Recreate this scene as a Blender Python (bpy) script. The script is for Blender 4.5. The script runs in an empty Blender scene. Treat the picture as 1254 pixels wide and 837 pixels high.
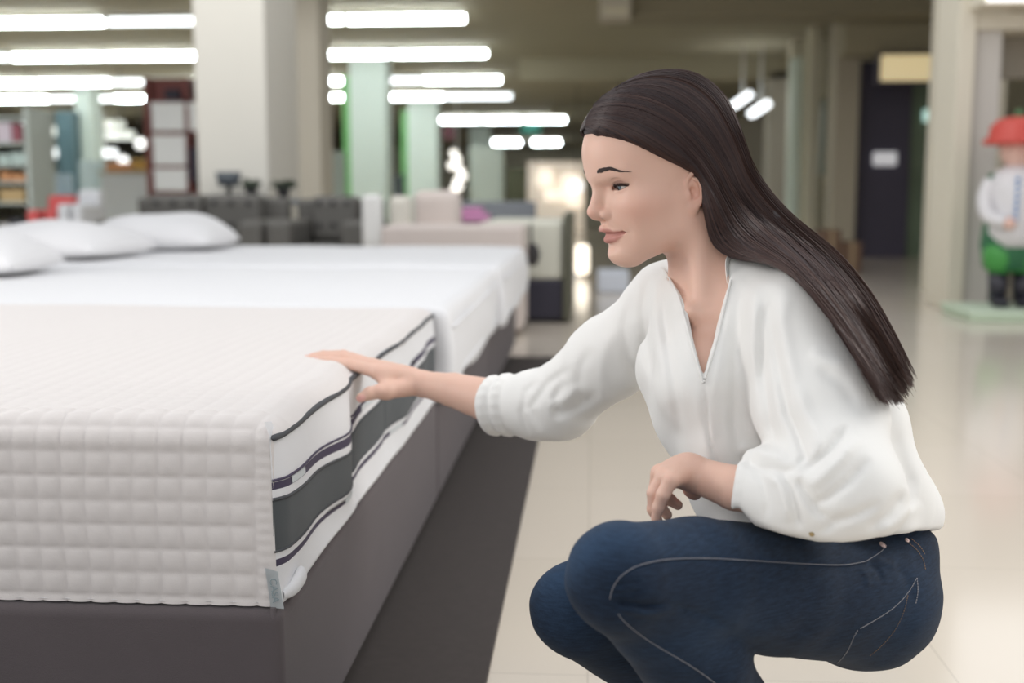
import bpy, bmesh, math, random
import numpy as np
from mathutils import Vector, Matrix

# ------------------------------------------------------------------ camera, world, light, exposure
FPX = 1400.0
H = 0.79                       # camera height
CAM_YAW, CAM_PITCH = math.radians(3.972), math.radians(7.447)
scene = bpy.context.scene
scene.view_settings.view_transform = 'Standard'
scene.view_settings.look = 'None'
scene.view_settings.gamma = 1.0
scene.view_settings.use_curve_mapping = False
scene.view_settings.exposure = 0.28
cam_data = bpy.data.cameras.new('camera')
cam_data.sensor_width = 36.0
cam_data.lens = FPX / 1254.0 * 36.0
cam_data.clip_end = 200
cam_data.dof.use_dof = True
cam_data.dof.focus_distance = 1.43
cam_data.dof.aperture_fstop = 2.8
cam = bpy.data.objects.new('camera', cam_data)
scene.collection.objects.link(cam)
cam.location = (0, 0, H)
cam.rotation_euler = (math.pi / 2 - CAM_PITCH, 0, CAM_YAW)
scene.camera = cam

world = bpy.data.worlds.new('world'); scene.world = world
world.use_nodes = True
bg = world.node_tree.nodes['Background']
bg.inputs[0].default_value = (0.93, 0.96, 1.0, 1)
bg.inputs[1].default_value = 0.50

def area_light(name, loc, target, size, power, color, size_y=None):
    l = bpy.data.lights.new(name, 'AREA'); l.energy = power; l.color = color
    l.shape = 'RECTANGLE'; l.size = size; l.size_y = size_y or size
    o = bpy.data.objects.new(name, l); scene.collection.objects.link(o)
    o.location = loc
    o.rotation_euler = (Vector(target) - Vector(loc)).to_track_quat('-Z', 'Y').to_euler()
    return o
# unseen fill lights, placed for their effect
area_light('overhead_fill_light', (-0.6, 2.6, 4.4), (-0.4, 2.4, 0), 3.2, 38, (0.97, 0.98, 1.0), 4.5)  # unseen soft top light for the bed tops and the floor
area_light('right_fill_light', (3.4, 2.2, 3.0), (0.2, 1.7, 0.5), 2.6, 95, (1.0, 0.97, 0.93), 3.0)  # unseen light from the right for bed sides and blouse
area_light('left_fill_light', (-3.6, 1.5, 1.35), (0.2, 1.6, 0.8), 1.4, 45, (1.0, 0.97, 0.94), 1.8)  # unseen side light for her face, no window stands there
area_light('front_fill_light', (-1.6, -2.8, 2.7), (0.1, 1.7, 0.5), 3.2, 42, (1.0, 0.985, 0.965), 2.0)  # added behind the camera to model face and neck
area_light('hall_fill_light', (-3.0, 6.3, 4.3), (-3.0, 16.0, 1.0), 9.0, 150, (1.0, 0.99, 0.97), 1.6)  # added to brighten the white column and camera-facing sides of the hall

# ------------------------------------------------------------------ coordinates of the photograph
Rv = np.array([math.cos(CAM_YAW), math.sin(CAM_YAW), 0.0])
Fv = np.array([-math.sin(CAM_YAW) * math.cos(CAM_PITCH), math.cos(CAM_YAW) * math.cos(CAM_PITCH), -math.sin(CAM_PITCH)])
Uv = np.cross(Rv, Fv)
Cv = np.array([0, 0, H])
def W(px, py, d):
    return Cv + d * (Fv + Rv * (px - 627) / FPX - Uv * (py - 418.5) / FPX)
def proj(P):
    Q = np.asarray(P, float) - Cv
    d = Q @ Fv
    return 627 + FPX * (Q @ Rv) / d, 418.5 - FPX * (Q @ Uv) / d, d
def G(px, d, z):               # point of pixel column px at distance d and height z
    a = (z - H) / d - Fv[2]
    py = 418.5 - a / Uv[2] * FPX
    return W(px, py, d)
def FX(px, y, py=235):         # world x where the ray through (px, py) meets the plane Y = y
    p0 = W(px, py, 1.0)
    v = p0 - Cv
    return float(v[0] / v[1] * y)
def FZ(py, y, px=627):
    v = W(px, py, 1.0) - Cv
    return float(H + v[2] / v[1] * y)

# ------------------------------------------------------------------ helpers
COL = scene.collection
def tag(o, label=None, cat=None, group=None, kind=None):
    if label: o['label'] = label
    if cat: o['category'] = cat
    if group: o['group'] = group
    if kind: o['kind'] = kind
    return o
def empty(name, loc, label=None, cat=None, group=None, rz=0.0):
    o = bpy.data.objects.new(name, None); COL.objects.link(o)
    o.location = tuple(loc); o.rotation_euler = (0, 0, rz)
    o.empty_display_size = 0.05
    return tag(o, label, cat, group)
def link(name, me, mats, parent=None):
    o = bpy.data.objects.new(name, me); COL.objects.link(o)
    for m in (mats if isinstance(mats, (list, tuple)) else [mats]): me.materials.append(m)
    if parent is not None:
        o.parent = parent
    return o
def npmesh(name, V, Fq, smooth=True, mat_idx=None):
    V = np.asarray(V, np.float32); Fq = np.asarray(Fq, np.int32)
    me = bpy.data.meshes.new(name)
    n = Fq.shape[1]
    me.vertices.add(len(V)); me.vertices.foreach_set('co', V.ravel())
    me.loops.add(Fq.size); me.loops.foreach_set('vertex_index', Fq.ravel())
    me.polygons.add(len(Fq))
    me.polygons.foreach_set('loop_start', np.arange(0, Fq.size, n, dtype=np.int32))
    me.polygons.foreach_set('use_smooth', np.full(len(Fq), smooth))
    if mat_idx is not None: me.polygons.foreach_set('material_index', np.asarray(mat_idx, np.int32))
    me.update(calc_edges=True)
    me.validate()
    return me
def bm_mesh(bm, name, smooth=False):
    me = bpy.data.meshes.new(name); bm.normal_update(); bm.to_mesh(me); bm.free()
    if smooth: me.polygons.foreach_set('use_smooth', [True] * len(me.polygons))
    return me
def local(parent, p):
    return parent_inv(parent) @ Vector(p)
def parent_inv(parent):
    return (Matrix.Translation(parent.location) @ Matrix.Rotation(parent.rotation_euler[2], 4, 'Z')).inverted() if parent else Matrix()

def box(bm, x0, x1, y0, y1, z0, z1, bev=0.0, seg=2, mi=0):
    r = bmesh.ops.create_cube(bm, size=1.0)
    vs = r['verts']
    for v in vs:
        v.co = Vector(((x0 + x1) / 2 + v.co.x * (x1 - x0), (y0 + y1) / 2 + v.co.y * (y1 - y0), (z0 + z1) / 2 + v.co.z * (z1 - z0)))
    fs = list({f for v in vs for f in v.link_faces})
    for f in fs: f.material_index = mi
    if bev > 0:
        es = list({e for v in vs for e in v.link_edges})
        rr = bmesh.ops.bevel(bm, geom=es, offset=bev, segments=seg, profile=0.6, affect='EDGES')
        for f in rr['faces']: f.material_index = mi; f.smooth = True
    return vs
def cyl(bm, c, r, h, seg=24, r2=None, axis='Z', mi=0):
    m = Matrix.Translation(Vector(c))
    if axis == 'X': m = m @ Matrix.Rotation(math.pi / 2, 4, 'Y')
    if axis == 'Y': m = m @ Matrix.Rotation(math.pi / 2, 4, 'X')
    rr = bmesh.ops.create_cone(bm, cap_ends=True, segments=seg, radius1=r, radius2=r if r2 is None else r2, depth=h, matrix=m)
    for f in {f for v in rr['verts'] for f in v.link_faces}:
        f.material_index = mi
        if len(f.verts) == 4: f.smooth = True
def ball(bm, c, rx, ry=None, rz=None, seg=20, mi=0):
    m = Matrix.Translation(Vector(c)) @ Matrix.Diagonal((rx, ry or rx, rz or rx, 1))
    rr = bmesh.ops.create_uvsphere(bm, u_segments=seg, v_segments=seg // 2 + 2, radius=1.0, matrix=m)
    for f in {f for v in rr['verts'] for f in v.link_faces}: f.material_index = mi; f.smooth = True
def lathe(bm, c, prof, seg=28, mi=0):
    rings = []
    for r, z in prof:
        rings.append([bm.verts.new((c[0] + r * math.cos(2 * math.pi * k / seg), c[1] + r * math.sin(2 * math.pi * k / seg), c[2] + z)) for k in range(seg)])
    for a, b in zip(rings[:-1], rings[1:]):
        for k in range(seg):
            f = bm.faces.new((a[k], a[(k + 1) % seg], b[(k + 1) % seg], b[k])); f.smooth = True; f.material_index = mi
    for ring, rev in ((rings[0], True), (rings[-1], False)):
        f = bm.faces.new(ring[::-1] if rev else ring); f.material_index = mi
def bobj(name, fn, mat, parent=None, smooth=False):
    """fn(bm) builds in world space; the mesh is moved into the parent's space"""
    bm = bmesh.new(); fn(bm)
    if parent is not None: bm.transform(parent_inv(parent))
    return link(name, bm_mesh(bm, name, smooth), mat, parent)
def boxobj(name, b, mat, parent=None, bev=0.0, **k):
    return bobj(name, lambda bm: box(bm, *b, bev=bev, **k), mat, parent)
def tube_np(paths, radii, seg=6):
    """paths: (N,K,3); radii: (N,K) -> verts, quads of open tubes"""
    P = np.asarray(paths, float); N, K, _ = P.shape
    T = np.gradient(P, axis=1); T /= np.linalg.norm(T, axis=2, keepdims=True) + 1e-12
    ref = np.zeros_like(T); ref[..., 2] = 1
    bad = np.abs(T[..., 2]) > 0.95; ref[bad] = (1, 0, 0)
    A = np.cross(T, ref); A /= np.linalg.norm(A, axis=2, keepdims=True) + 1e-12
    B = np.cross(T, A)
    R = np.asarray(radii, float)[..., None, None]
    th = np.arange(seg) * 2 * math.pi / seg
    V = P[:, :, None, :] + R * (A[:, :, None, :] * np.cos(th)[None, None, :, None] + B[:, :, None, :] * np.sin(th)[None, None, :, None])
    idx = np.arange(N * K * seg).reshape(N, K, seg)
    a = idx[:, :-1, :]; b = idx[:, 1:, :]
    F4 = np.stack([a, np.roll(a, -1, 2), np.roll(b, -1, 2), b], -1).reshape(-1, 4)
    return V.reshape(-1, 3), F4
def catmull(pts, n):
    P = np.asarray(pts, float)
    d = np.r_[0, np.cumsum(np.linalg.norm(np.diff(P[:, :3], axis=0), axis=1) ** 0.5 + 1e-9)]
    t = np.linspace(0, d[-1], n)
    # cubic hermite with finite-difference tangents
    m = np.gradient(P, d, axis=0)
    i = np.clip(np.searchsorted(d, t, side='right') - 1, 0, len(P) - 2)
    h = (d[i + 1] - d[i]); s = ((t - d[i]) / h)[:, None]; h = h[:, None]
    return (2*s**3-3*s**2+1)*P[i] + (s**3-2*s**2+s)*h*m[i] + (-2*s**3+3*s**2)*P[i+1] + (s**3-s**2)*h*m[i+1]
def tube_obj(name, pts, r, mat, parent=None, n=60, seg=8, raw=False):
    C = np.asarray(pts, float) if raw else catmull(pts, n)
    V, F4 = tube_np(C[None], np.broadcast_to(r, (1, len(C))), seg)
    if parent is not None:
        M = np.array(parent_inv(parent)); V = V @ M[:3, :3].T + M[:3, 3]
    return link(name, npmesh(name, V, F4), mat, parent)

# ------------------------------------------------------------------ materials
def srgb(r, g, b):
    f = lambda c: c / 12.92 if c <= 0.04045 else ((c + 0.055) / 1.055) ** 2.4
    return (f(r / 255), f(g / 255), f(b / 255), 1)
def mat(name, col, rough=0.6, metal=0.0, spec=0.5, var=0.0, vscale=20.0, bump=0.0, bscale=200.0, sheen=0.0, emit=None, estr=0.0, stretch=None, sss=0.0, coat=0.0):
    m = bpy.data.materials.new(name); m.use_nodes = True
    nt = m.node_tree; b = nt.nodes['Principled BSDF']
    b.inputs['Base Color'].default_value = col
    b.inputs['Roughness'].default_value = rough
    b.inputs['Metallic'].default_value = metal
    b.inputs['Specular IOR Level'].default_value = spec
    if sheen: b.inputs['Sheen Weight'].default_value = sheen
    if coat: b.inputs['Coat Weight'].default_value = coat
    if sss:
        b.inputs['Subsurface Weight'].default_value = sss
        b.inputs['Subsurface Radius'].default_value = (1.0, 0.35, 0.2)
        b.inputs['Subsurface Scale'].default_value = 0.008
    if emit:
        b.inputs['Emission Color'].default_value = emit; b.inputs['Emission Strength'].default_value = estr
    tc = nt.nodes.new('ShaderNodeTexCoord'); mp = nt.nodes.new('ShaderNodeMapping')
    nt.links.new(tc.outputs['Object'], mp.inputs[0])
    if stretch: mp.inputs['Scale'].default_value = stretch
    n = nt.nodes.new('ShaderNodeTexNoise'); n.inputs['Scale'].default_value = vscale; n.inputs['Detail'].default_value = 5
    nt.links.new(mp.outputs[0], n.inputs['Vector'])
    mx = nt.nodes.new('ShaderNodeMix'); mx.data_type = 'RGBA'
    c2 = tuple(c * (1 - var) for c in col[:3]) + (1,)
    c1 = tuple(min(1, c * (1 + var)) for c in col[:3]) + (1,)
    mx.inputs[6].default_value = c1; mx.inputs[7].default_value = c2
    nt.links.new(n.outputs[0], mx.inputs[0]); nt.links.new(mx.outputs[2], b.inputs['Base Color'])
    if bump:
        n2 = nt.nodes.new('ShaderNodeTexNoise'); n2.inputs['Scale'].default_value = bscale; n2.inputs['Detail'].default_value = 3
        nt.links.new(mp.outputs[0], n2.inputs['Vector'])
        bp = nt.nodes.new('ShaderNodeBump'); bp.inputs['Strength'].default_value = bump; bp.inputs['Distance'].default_value = 0.002
        nt.links.new(n2.outputs[0], bp.inputs['Height']); nt.links.new(bp.outputs[0], b.inputs['Normal'])
    return m
def glow(name, col, s):
    return mat(name, (0.8, 0.8, 0.8, 1), emit=col, estr=s)
# ------------------------------------------------------------------ the hall
CEIL = 2.95
def floor_mat():
    m = bpy.data.materials.new('polished_tile'); m.use_nodes = True
    nt = m.node_tree; b = nt.nodes['Principled BSDF']
    tc = nt.nodes.new('ShaderNodeTexCoord')
    br = nt.nodes.new('ShaderNodeTexBrick')
    br.offset = 0.0; br.inputs['Scale'].default_value = 1.0
    br.inputs['Brick Width'].default_value = 0.6; br.inputs['Row Height'].default_value = 0.6
    br.inputs['Mortar Size'].default_value = 0.0012; br.inputs['Mortar Smooth'].default_value = 0.3
    br.inputs['Color1'].default_value = srgb(212, 202, 188); br.inputs['Color2'].default_value = srgb(216, 206, 193)
    br.inputs['Mortar'].default_value = srgb(186, 176, 163)
    nt.links.new(tc.outputs['Object'], br.inputs['Vector'])
    n = nt.nodes.new('ShaderNodeTexNoise'); n.inputs['Scale'].default_value = 3.0; n.inputs['Detail'].default_value = 6
    nt.links.new(tc.outputs['Object'], n.inputs['Vector'])
    mx = nt.nodes.new('ShaderNodeMix'); mx.data_type = 'RGBA'; mx.blend_type = 'MULTIPLY'; mx.inputs[0].default_value = 0.18
    nt.links.new(br.outputs[0], mx.inputs[6]); nt.links.new(n.outputs['Color'], mx.inputs[7])
    nt.links.new(br.outputs[0], b.inputs['Base Color'])
    b.inputs['Roughness'].default_value = 0.13
    b.inputs['Specular IOR Level'].default_value = 0.45
    return m
M_floor = floor_mat()
M_ceil = mat('olive_ceiling_paint', srgb(168, 160, 136), 0.9, var=0.12, vscale=0.4)
M_white = mat('white_paint', srgb(212, 209, 200), 0.7, var=0.03, vscale=2)
M_beige = mat('beige_paint', srgb(186, 178, 160), 0.8, var=0.05, vscale=1.5)
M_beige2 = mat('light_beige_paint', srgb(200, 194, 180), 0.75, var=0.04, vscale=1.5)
M_olive = mat('olive_wall_paint', srgb(222, 216, 194), 0.85, var=0.15, vscale=0.8)
M_mint = mat('pale_mint_paint', srgb(222, 235, 226), 0.7, var=0.04, vscale=1)
M_green = mat('bright_green_trim', srgb(118, 186, 112), 0.5)
M_navy = mat('dark_navy_panel', srgb(78, 74, 92), 0.5, var=0.1, vscale=2)
M_glassg = mat('green_tinted_panel', srgb(115, 132, 112), 0.2, var=0.35, vscale=1.6)
M_teal = mat('slate_teal_cladding', srgb(80, 108, 116), 0.5, var=0.1, vscale=2)

struct = lambda o: tag(o, kind='structure')
struct(boxobj('floor', (-30, 16, -4, 60, -0.1, 0.0), M_floor))
struct(boxobj('ceiling', (-30, 16, 9.5, 60, CEIL, CEIL + 0.3), M_ceil))
struct(boxobj('wall_back', (-30, 16, 58, 58.3, 0, CEIL), M_olive))
struct(boxobj('wall_left', (-30.2, -30, -4, 60, 0, CEIL), M_beige))
# ceiling beams across the hall
def beam(y0, y1, x0, x1, drop, m, name):
    return struct(boxobj(name, (x0, x1, y0, y1, CEIL - drop, CEIL + 0.02), m))
M_beam = mat('beam_paint', srgb(150, 143, 122), .9, var=.1, vscale=.6)
beam(12.8, 13.6, FX(745, 13), 9.0, 0.26, M_beam, 'trim_1')
beam(19.0, 19.5, -1.2, 4.0, 0.35, M_ceil, 'trim_2')
beam(28.0, 28.6, -1.0, 5.0, 0.30, M_beam, 'trim_3')

def column(px0, px1, y, depth, m, name='column', h=CEIL, label=None):
    x0, x1 = FX(px0, y), FX(px1, y)
    o = boxobj(name, (x0, x1, y, y + depth, 0, h), m, bev=0.012)
    return struct(o)
c1 = column(243, 329, 8.6, 0.95, M_white, 'column', 4.2)
# shaded pilaster right behind the white column
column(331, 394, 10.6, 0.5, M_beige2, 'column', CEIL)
column(430, 474, 19.0, 0.6, M_mint, 'column')
column(500, 536, 27.0, 0.7, M_mint, 'column')
column(96, 116, 23.0, 0.5, M_mint, 'column')
column(72, 94, 22.6, 0.3, M_teal, 'column', 2.4)
column(575, 600, 38.0, 0.7, M_mint, 'column')
for px0, px1, y in ((421, 430, 19.0), (492, 500, 27.0)):
    o = boxobj('trim_board', (FX(px0, y), FX(px1, y), y + 0.02, y + 0.12, 0.1, 2.7), M_green)
    struct(o); o.name = 'trim_4' if y < 20 else 'trim_5'

# fluorescent tube rows
M_tube = glow('tube_light', (0.90, 0.98, 1.0, 1), 18)
M_tube2 = glow('tube_light_dim', (0.90, 0.97, 1.0, 1), 3)
M_fix = mat('white_fixture_metal', srgb(215, 215, 210), 0.5)
def tube_light(x0, x1, y, label, group, dim=False, z=2.86):
    c = ((x0 + x1) / 2, y, z)
    r = empty('tube_light', c, label, 'ceiling light', group)
    def housing(bm):
        box(bm, x0, x1, y - 0.05, y + 0.05, z + 0.035, CEIL + 0.01)
        box(bm, x0, x0 + 0.02, y - 0.04, y + 0.04, z - 0.03, z + 0.04)
        box(bm, x1 - 0.02, x1, y - 0.04, y + 0.04, z - 0.03, z + 0.04)
    bobj('housing', housing, M_fix, r)
    bobj('tube', lambda bm: cyl(bm, c, 0.03 + 0.0014 * y, (x1 - x0) - 0.05, 12, axis='X'), M_tube2 if dim else M_tube, r)
rows = [(14.0, 'nearest', 8), (17.5, 'second', 9), (21.5, 'third', 9), (25.2, 'fourth', 10)]
ends = [575, 600, 616, 629]
for (y, nm, n), e in zip(rows, ends):
    x1 = FX(e, y)
    for k in range(n):
        L = 1.48
        xa, xb = x1 - L, x1 - 0.03
        pxm = proj(((xa + xb) / 2, y, 2.86))[0]
        tube_light(xa, xb, y, f'long fluorescent tube in the {nm} ceiling row, '
                   + ('the right end of that row' if k == 0 else ['next to the right end', 'third from the right', 'fourth from the right', 'fifth from the right', 'sixth from the right', 'seventh from the right', 'eighth from the right', 'ninth from the right', 'tenth from the right'][k-1]),
                   'fluorescent tubes in rows on the ceiling', dim=((k * 7 + int(y)) % 3 == 1))
        x1 -= L
for y, pxs in ((33.0, (540, 591, 643)), (48.0, (604, 652))):
    for px in pxs:
        xa = FX(px, y)
        tube_light(xa, xa + 1.15, y, f'small far ceiling tube {"above the far aisle" if y<40 else "at the back of the hall"}', 'far ceiling tubes', z=2.84)

# two spot strips over the right shop row
M_strip = glow('strip_glow', (0.92, .97, 1, 1), 2.2)
for px, py, nm in ((909, 122, 'upper'), (931, 133, 'lower')):
    p = W(px, py, 17.0)
    r = empty('spot_strip', p, f'{nm} of two short tilted light strips by the shop row', 'ceiling light', 'tilted strips')
    def f(bm):
        box(bm, p[0]-.12, p[0]+.12, p[1]-.3, p[1]+.5, p[2]-.05, p[2]+.05)
        bmesh.ops.rotate(bm, verts=bm.verts, cent=p, matrix=Matrix.Rotation(math.radians(-35), 3, 'Y'))
    bobj('lens', f, M_strip, r)
    bobj('rod', lambda bm: box(bm, p[0]-.015, p[0]+.015, p[1]-.015, p[1]+.015, p[2], CEIL), M_fix, r)

# ---- right hand shop row
def slab(name, px0, px1, y, z0, z1, m, dep=0.3, bev=0.0):
    return boxobj(name, (FX(px0, y), FX(px1, y), y, y + dep, z0, z1), m, bev=bev)
struct(slab('wall_right', 965, 1250, 17.0, 0, 3.4, M_olive))
struct(slab('trim_6', 1020, 1048, 14.0, 0, CEIL, M_beige, 0.5))
struct(slab('trim_7', 940, 962, 19.0, 0, 2.7, M_beige2, 0.6))
struct(slab('trim_8', 968, 978, 16.0, 0, 2.6, M_mint, 0.4))
struct(slab('trim_9', 988, 1000, 15.6, 0, CEIL, M_olive, 0.4))
struct(slab('wall_far_right', 880, 945, 30.0, 0, CEIL, M_beige))
struct(slab('trim_10', 1030, 1170, 13.6, 2.35, 3.1, M_ceil, 0.5))
struct(slab('door_1', 1048, 1112, 14.3, 0, 2.35, M_navy, 0.1))
struct(slab('window_1', 1112, 1180, 14.4, 0, 2.35, M_glassg, 0.06))
y = 13.4
r = empty('light_box_sign', (FX(1112, y), y, FZ(83, y, 1112)), 'dim yellow backlit box sign over the dark doorway', 'sign')
boxobj('housing', (FX(1070, y), FX(1158, y), y + .02, y + .18, FZ(102, y, 1112), FZ(64, y, 1112)), M_navy, r)
boxobj('light_panel', (FX(1073, y), FX(1142, y), y, y + .05, FZ(99, y, 1112), FZ(67, y, 1112)), glow('yellow_sign_glow', srgb(214, 190, 130), .55), r)
y = 14.26
tag(bobj('door_sign', lambda bm: box(bm, FX(1068, y), FX(1097, y), y, y + .05, FZ(203, y, 1082), FZ(186, y, 1082), bev=.02), glow('pale_sign_glow', srgb(190, 190, 195), .5)), 'small pale sign on the dark doorway panel', 'sign')
y = 14.36
tag(bobj('window_sign', lambda bm: box(bm, FX(1127, y), FX(1158, y), y, y + .05, FZ(149, y, 1140), FZ(134, y, 1140), bev=.02), glow('mint_sign_glow', srgb(170, 215, 205), .8)), 'short mint green lit strip sign in the shop window', 'sign')
tag(bobj('globe_lamp', lambda bm: ball(bm, W(1160, 197, 13.8), .075), glow('pink_globe_glow', srgb(255, 215, 215), 1.4)), 'small pink white round lamp in the shop window', 'lamp')
tag(bobj('wall_plate', lambda bm: (ball(bm, W(1131, 200, 14.0), .08, .03, .1), cyl(bm, W(1131, 200, 14.0), .03, .08, axis='Y')), mat('red_enamel', srgb(170, 60, 58), .5)), 'small round red plate in the shop window', 'plate')
wl = W(1013, 128, 14.6); M_ggm = mat('grey_green_metal', srgb(140, 148, 135), .4)
r = empty('wall_lamp', wl, 'grey round wall lamp above a grey plate on the far right shop row', 'lamp')
bobj('lamp_globe', lambda bm: ball(bm, wl, .09, .06, .09), M_ggm, r)
boxobj('back_plate', (wl[0] - .06, wl[0] + .06, wl[1] - .02, wl[1] + .12, 1.0, wl[2] - .05), M_ggm, r)
# cartons by the shop row
M_card = mat('brown_cardboard', srgb(112, 88, 72), .8, var=.1)
for k, (a, b_, z1, nm) in enumerate(((1008, 1034, .42, 'taller brown carton beside the dark doorway'), (1034, 1060, .30, 'lower brown carton in front of the dark doorway'))):
    y = 11.5
    r = empty('carton', (FX((a + b_) / 2, y), y, 0), nm, 'box', 'cartons by the shop row')
    boxobj('carton_body', (FX(a, y), FX(b_, y) - .01, y, y + .4, 0, z1), M_card, r, bev=.01)
    boxobj('tape', (FX((a + b_) / 2 - 2, y), FX((a + b_) / 2 + 2, y), y - .002, y + .4, 0.01, z1 + .003), mat('packing_tape', srgb(165, 145, 115), .4), r)

# near right: white pillar and lit fascia of a shop with recessed entrance
y = 7.9
M_pill = mat('warm_white_pillar', srgb(216, 209, 192), 0.65, var=.03, vscale=2)
M_pill2 = mat('white_door_frame', srgb(198, 193, 186), 0.6, var=.03, vscale=2)
struct(boxobj('wall_shop', (FX(1165, y), FX(1186, y), y, y + .5, 0, 3.4), M_pill, bev=.01))
struct(boxobj('door_2', (FX(1186, y), FX(1222, y), y + .06, y + .5, 0, FZ(36, y, 1200)), M_pill2, bev=.01))
struct(boxobj('trim_11', (FX(1186, y), FX(1330, y), y + .02, y + .5, FZ(36, y, 1200), FZ(14, y, 1200)), M_pill, bev=.01))
struct(boxobj('wall_shop_row', (FX(1330, y), 15.9, y, y + .5, 0, 3.4), M_pill))
struct(boxobj('wall_shop_inner', (FX(1222, y), FX(1330, y), y + 1.6, y + 1.7, 0, 3.0), M_pill))
struct(boxobj('window_2', (FX(1222, y), FX(1330, y), y + .35, y + .45, FZ(90, y, 1230), FZ(36, y, 1200)), mat('roller_shutter', srgb(150, 142, 128), .5), bev=.005))
r = empty('fascia_light_box', (FX(1240, y), y, FZ(8, y, 1220)), 'bright white backlit fascia box above the shop entrance', 'sign')
boxobj('fascia_frame', (FX(1176, y), FX(1330, y), y - .25, y + .02, FZ(13, y, 1200), 3.3), M_pill, r, bev=.01)
boxobj('light_panel', (FX(1181, y), FX(1330, y), y - .30, y - .24, FZ(10, y, 1200), 3.25), glow('white_fascia_glow', (1, .98, .95, 1), 1.1), r)

# painted wooden figure at the shop entrance
def figure():
    y = 7.45; cx = FX(1243, y)
    Z = lambda py: FZ(py, y, 1235)
    s = lambda px: FX(px, y)
    pl = empty('display_plinth', (cx, y, 0), 'low pale green plinth under the painted figure', 'plinth')
    boxobj('plinth_body', (s(1178), s(1178) + .62, y - .3, y + .3, 0, Z(377)), mat('pale_green_plinth', srgb(196, 214, 190), .5), pl, bev=.01)
    boxobj('plinth_rim', (s(1178) - .01, s(1178) + .63, y - .31, y + .31, Z(381), Z(376)), mat('pale_green_rim', srgb(206, 222, 200), .5), pl, bev=.005)
    r = empty('figure_statue', (cx, y, Z(376)), 'painted figure in red hat white shirt and green trousers on a plinth', 'statue')
    gz = Z(376)
    def legs(bm):
        for sx in (-.075, .075):
            cyl(bm, (cx + sx, y, Z(352)), .055, Z(335) - Z(372), 16, .062)
            ball(bm, (cx + sx, y - .05, gz + .035), .055, .10, .04)
    bobj('boots', legs, mat('black_gloss_boots', srgb(40, 38, 48), .3), r)
    def trou(bm):
        for sx in (-.07, .07):
            lathe(bm, (cx + sx, y, 0), [(.07, Z(334)), (.10, Z(322)), (.105, Z(310)), (.085, Z(298))], 18)
    bobj('trousers', trou, mat('green_trousers', srgb(70, 150, 70), .5), r)
    bobj('shirt', lambda bm: lathe(bm, (cx, y, 0), [(.13, Z(302)), (.155, Z(285)), (.15, Z(260)), (.165, Z(232)), (.13, Z(212)), (.06, Z(203))], 24), mat('white_shirt_paint', srgb(222, 220, 222), .5), r)
    M_b = mat('blue_embroidery', srgb(110, 150, 200), .5)
    def emb(bm):
        for k in range(7):
            ball(bm, (cx - .04, y - .155 + abs(k - 2) * .002, Z(220 + k * 8)), .016, .014, .014, 8)
    bobj('embroidery', emb, M_b, r)
    def coat(bm):
        lathe(bm, (cx + .0, y + .05, 0), [(.15, Z(330)), (.175, Z(300)), (.155, Z(262)), (.172, Z(232)), (.14, Z(212))], 20)
    bobj('coat', coat, mat('dark_green_coat', srgb(50, 110, 75), .5), r)
    for sx in (-1, 1):
        V, F4 = tube_np([catmull([(cx + sx * .15, y, Z(222)), (cx + sx * .19, y - .02, Z(245)), (cx + sx * .18, y - .08, Z(265)), (cx + sx * .10, y - .16, Z(272))], 14)], [np.linspace(.05, .04, 14)], 10)
        link('sleeve', npmesh('sleeve', V - np.array(r.location), F4), bpy.data.materials['dark_green_coat'] if sx > 0 else bpy.data.materials['white_shirt_paint'], r)
    def skin(bm):
        lathe(bm, (cx, y, 0), [(.045, Z(212)), (.05, Z(204)), (.085, Z(198)), (.105, Z(186)), (.105, Z(172))], 20)
        ball(bm, (cx, y - .11, Z(190)), .022)
    bobj('face', skin, mat('painted_skin', srgb(228, 190, 176), .5), r)
    for sx in (-1, 1): bobj('hand', lambda bm: ball(bm, (cx + sx * .085, y - .17, Z(273)), .04), bpy.data.materials['painted_skin'], r)
    bobj('hair', lambda bm: ball(bm, (cx + .015, y + .03, Z(182)), .115, .11, .085), mat('black_painted_hair', srgb(45, 38, 42), .4), r)
    bobj('hat', lambda bm: lathe(bm, (cx, y, 0), [(.10, Z(178)), (.205, Z(177)), (.21, Z(172)), (.175, Z(168)), (.165, Z(155)), (.12, Z(146)), (.04, Z(143))], 28), mat('red_hat_paint', srgb(205, 80, 70), .45), r)
    bobj('hat_knob', lambda bm: ball(bm, (cx, y, Z(140)), .03), mat('green_knob', srgb(80, 120, 80), .5), r)
figure()
# ------------------------------------------------------------------ the row of display beds
D1 = 1.331                      # distance of the nearest bed's front face
XR = FX(334, D1, 600)                # right-hand (foot) side of the mattresses
XL = -2.62
HT, HB = 0.512, 0.283           # mattress top, base top
def fabric_weave(name, col, scale=900, bump=.35, rough=.85, var=.08):
    return mat(name, col, rough, var=var, vscale=14, bump=bump, bscale=scale, sheen=.15)
M_base = fabric_weave('taupe_base_upholstery', srgb(88, 80, 82))
M_quilt = mat('pale_grey_quilted_cloth', srgb(218, 212, 209), .9, var=.03, vscale=60, bump=.25, bscale=900, sheen=.2)
M_wcloth = mat('white_mattress_cloth', srgb(226, 226, 228), .85, var=.02, vscale=30, bump=.15, bscale=700, sheen=.2)
M_mesh = fabric_weave('dark_grey_mesh_border', srgb(72, 77, 80), 1400, .5, .8, .06)
M_pipe = mat('charcoal_piping', srgb(70, 72, 76), .7)
M_purple = mat('dark_purple_tape', srgb(66, 58, 82), .7)
M_label = mat('pale_grey_woven_label', srgb(205, 210, 212), .7)
M_pillow = mat('white_pillow_cotton', srgb(228, 227, 228), .9, var=.01, vscale=10, sheen=.2)
M_seam = mat('dark_seam_cloth', srgb(62, 58, 62), .9)  # one even dark cloth colour, used for the zip pulls
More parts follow.
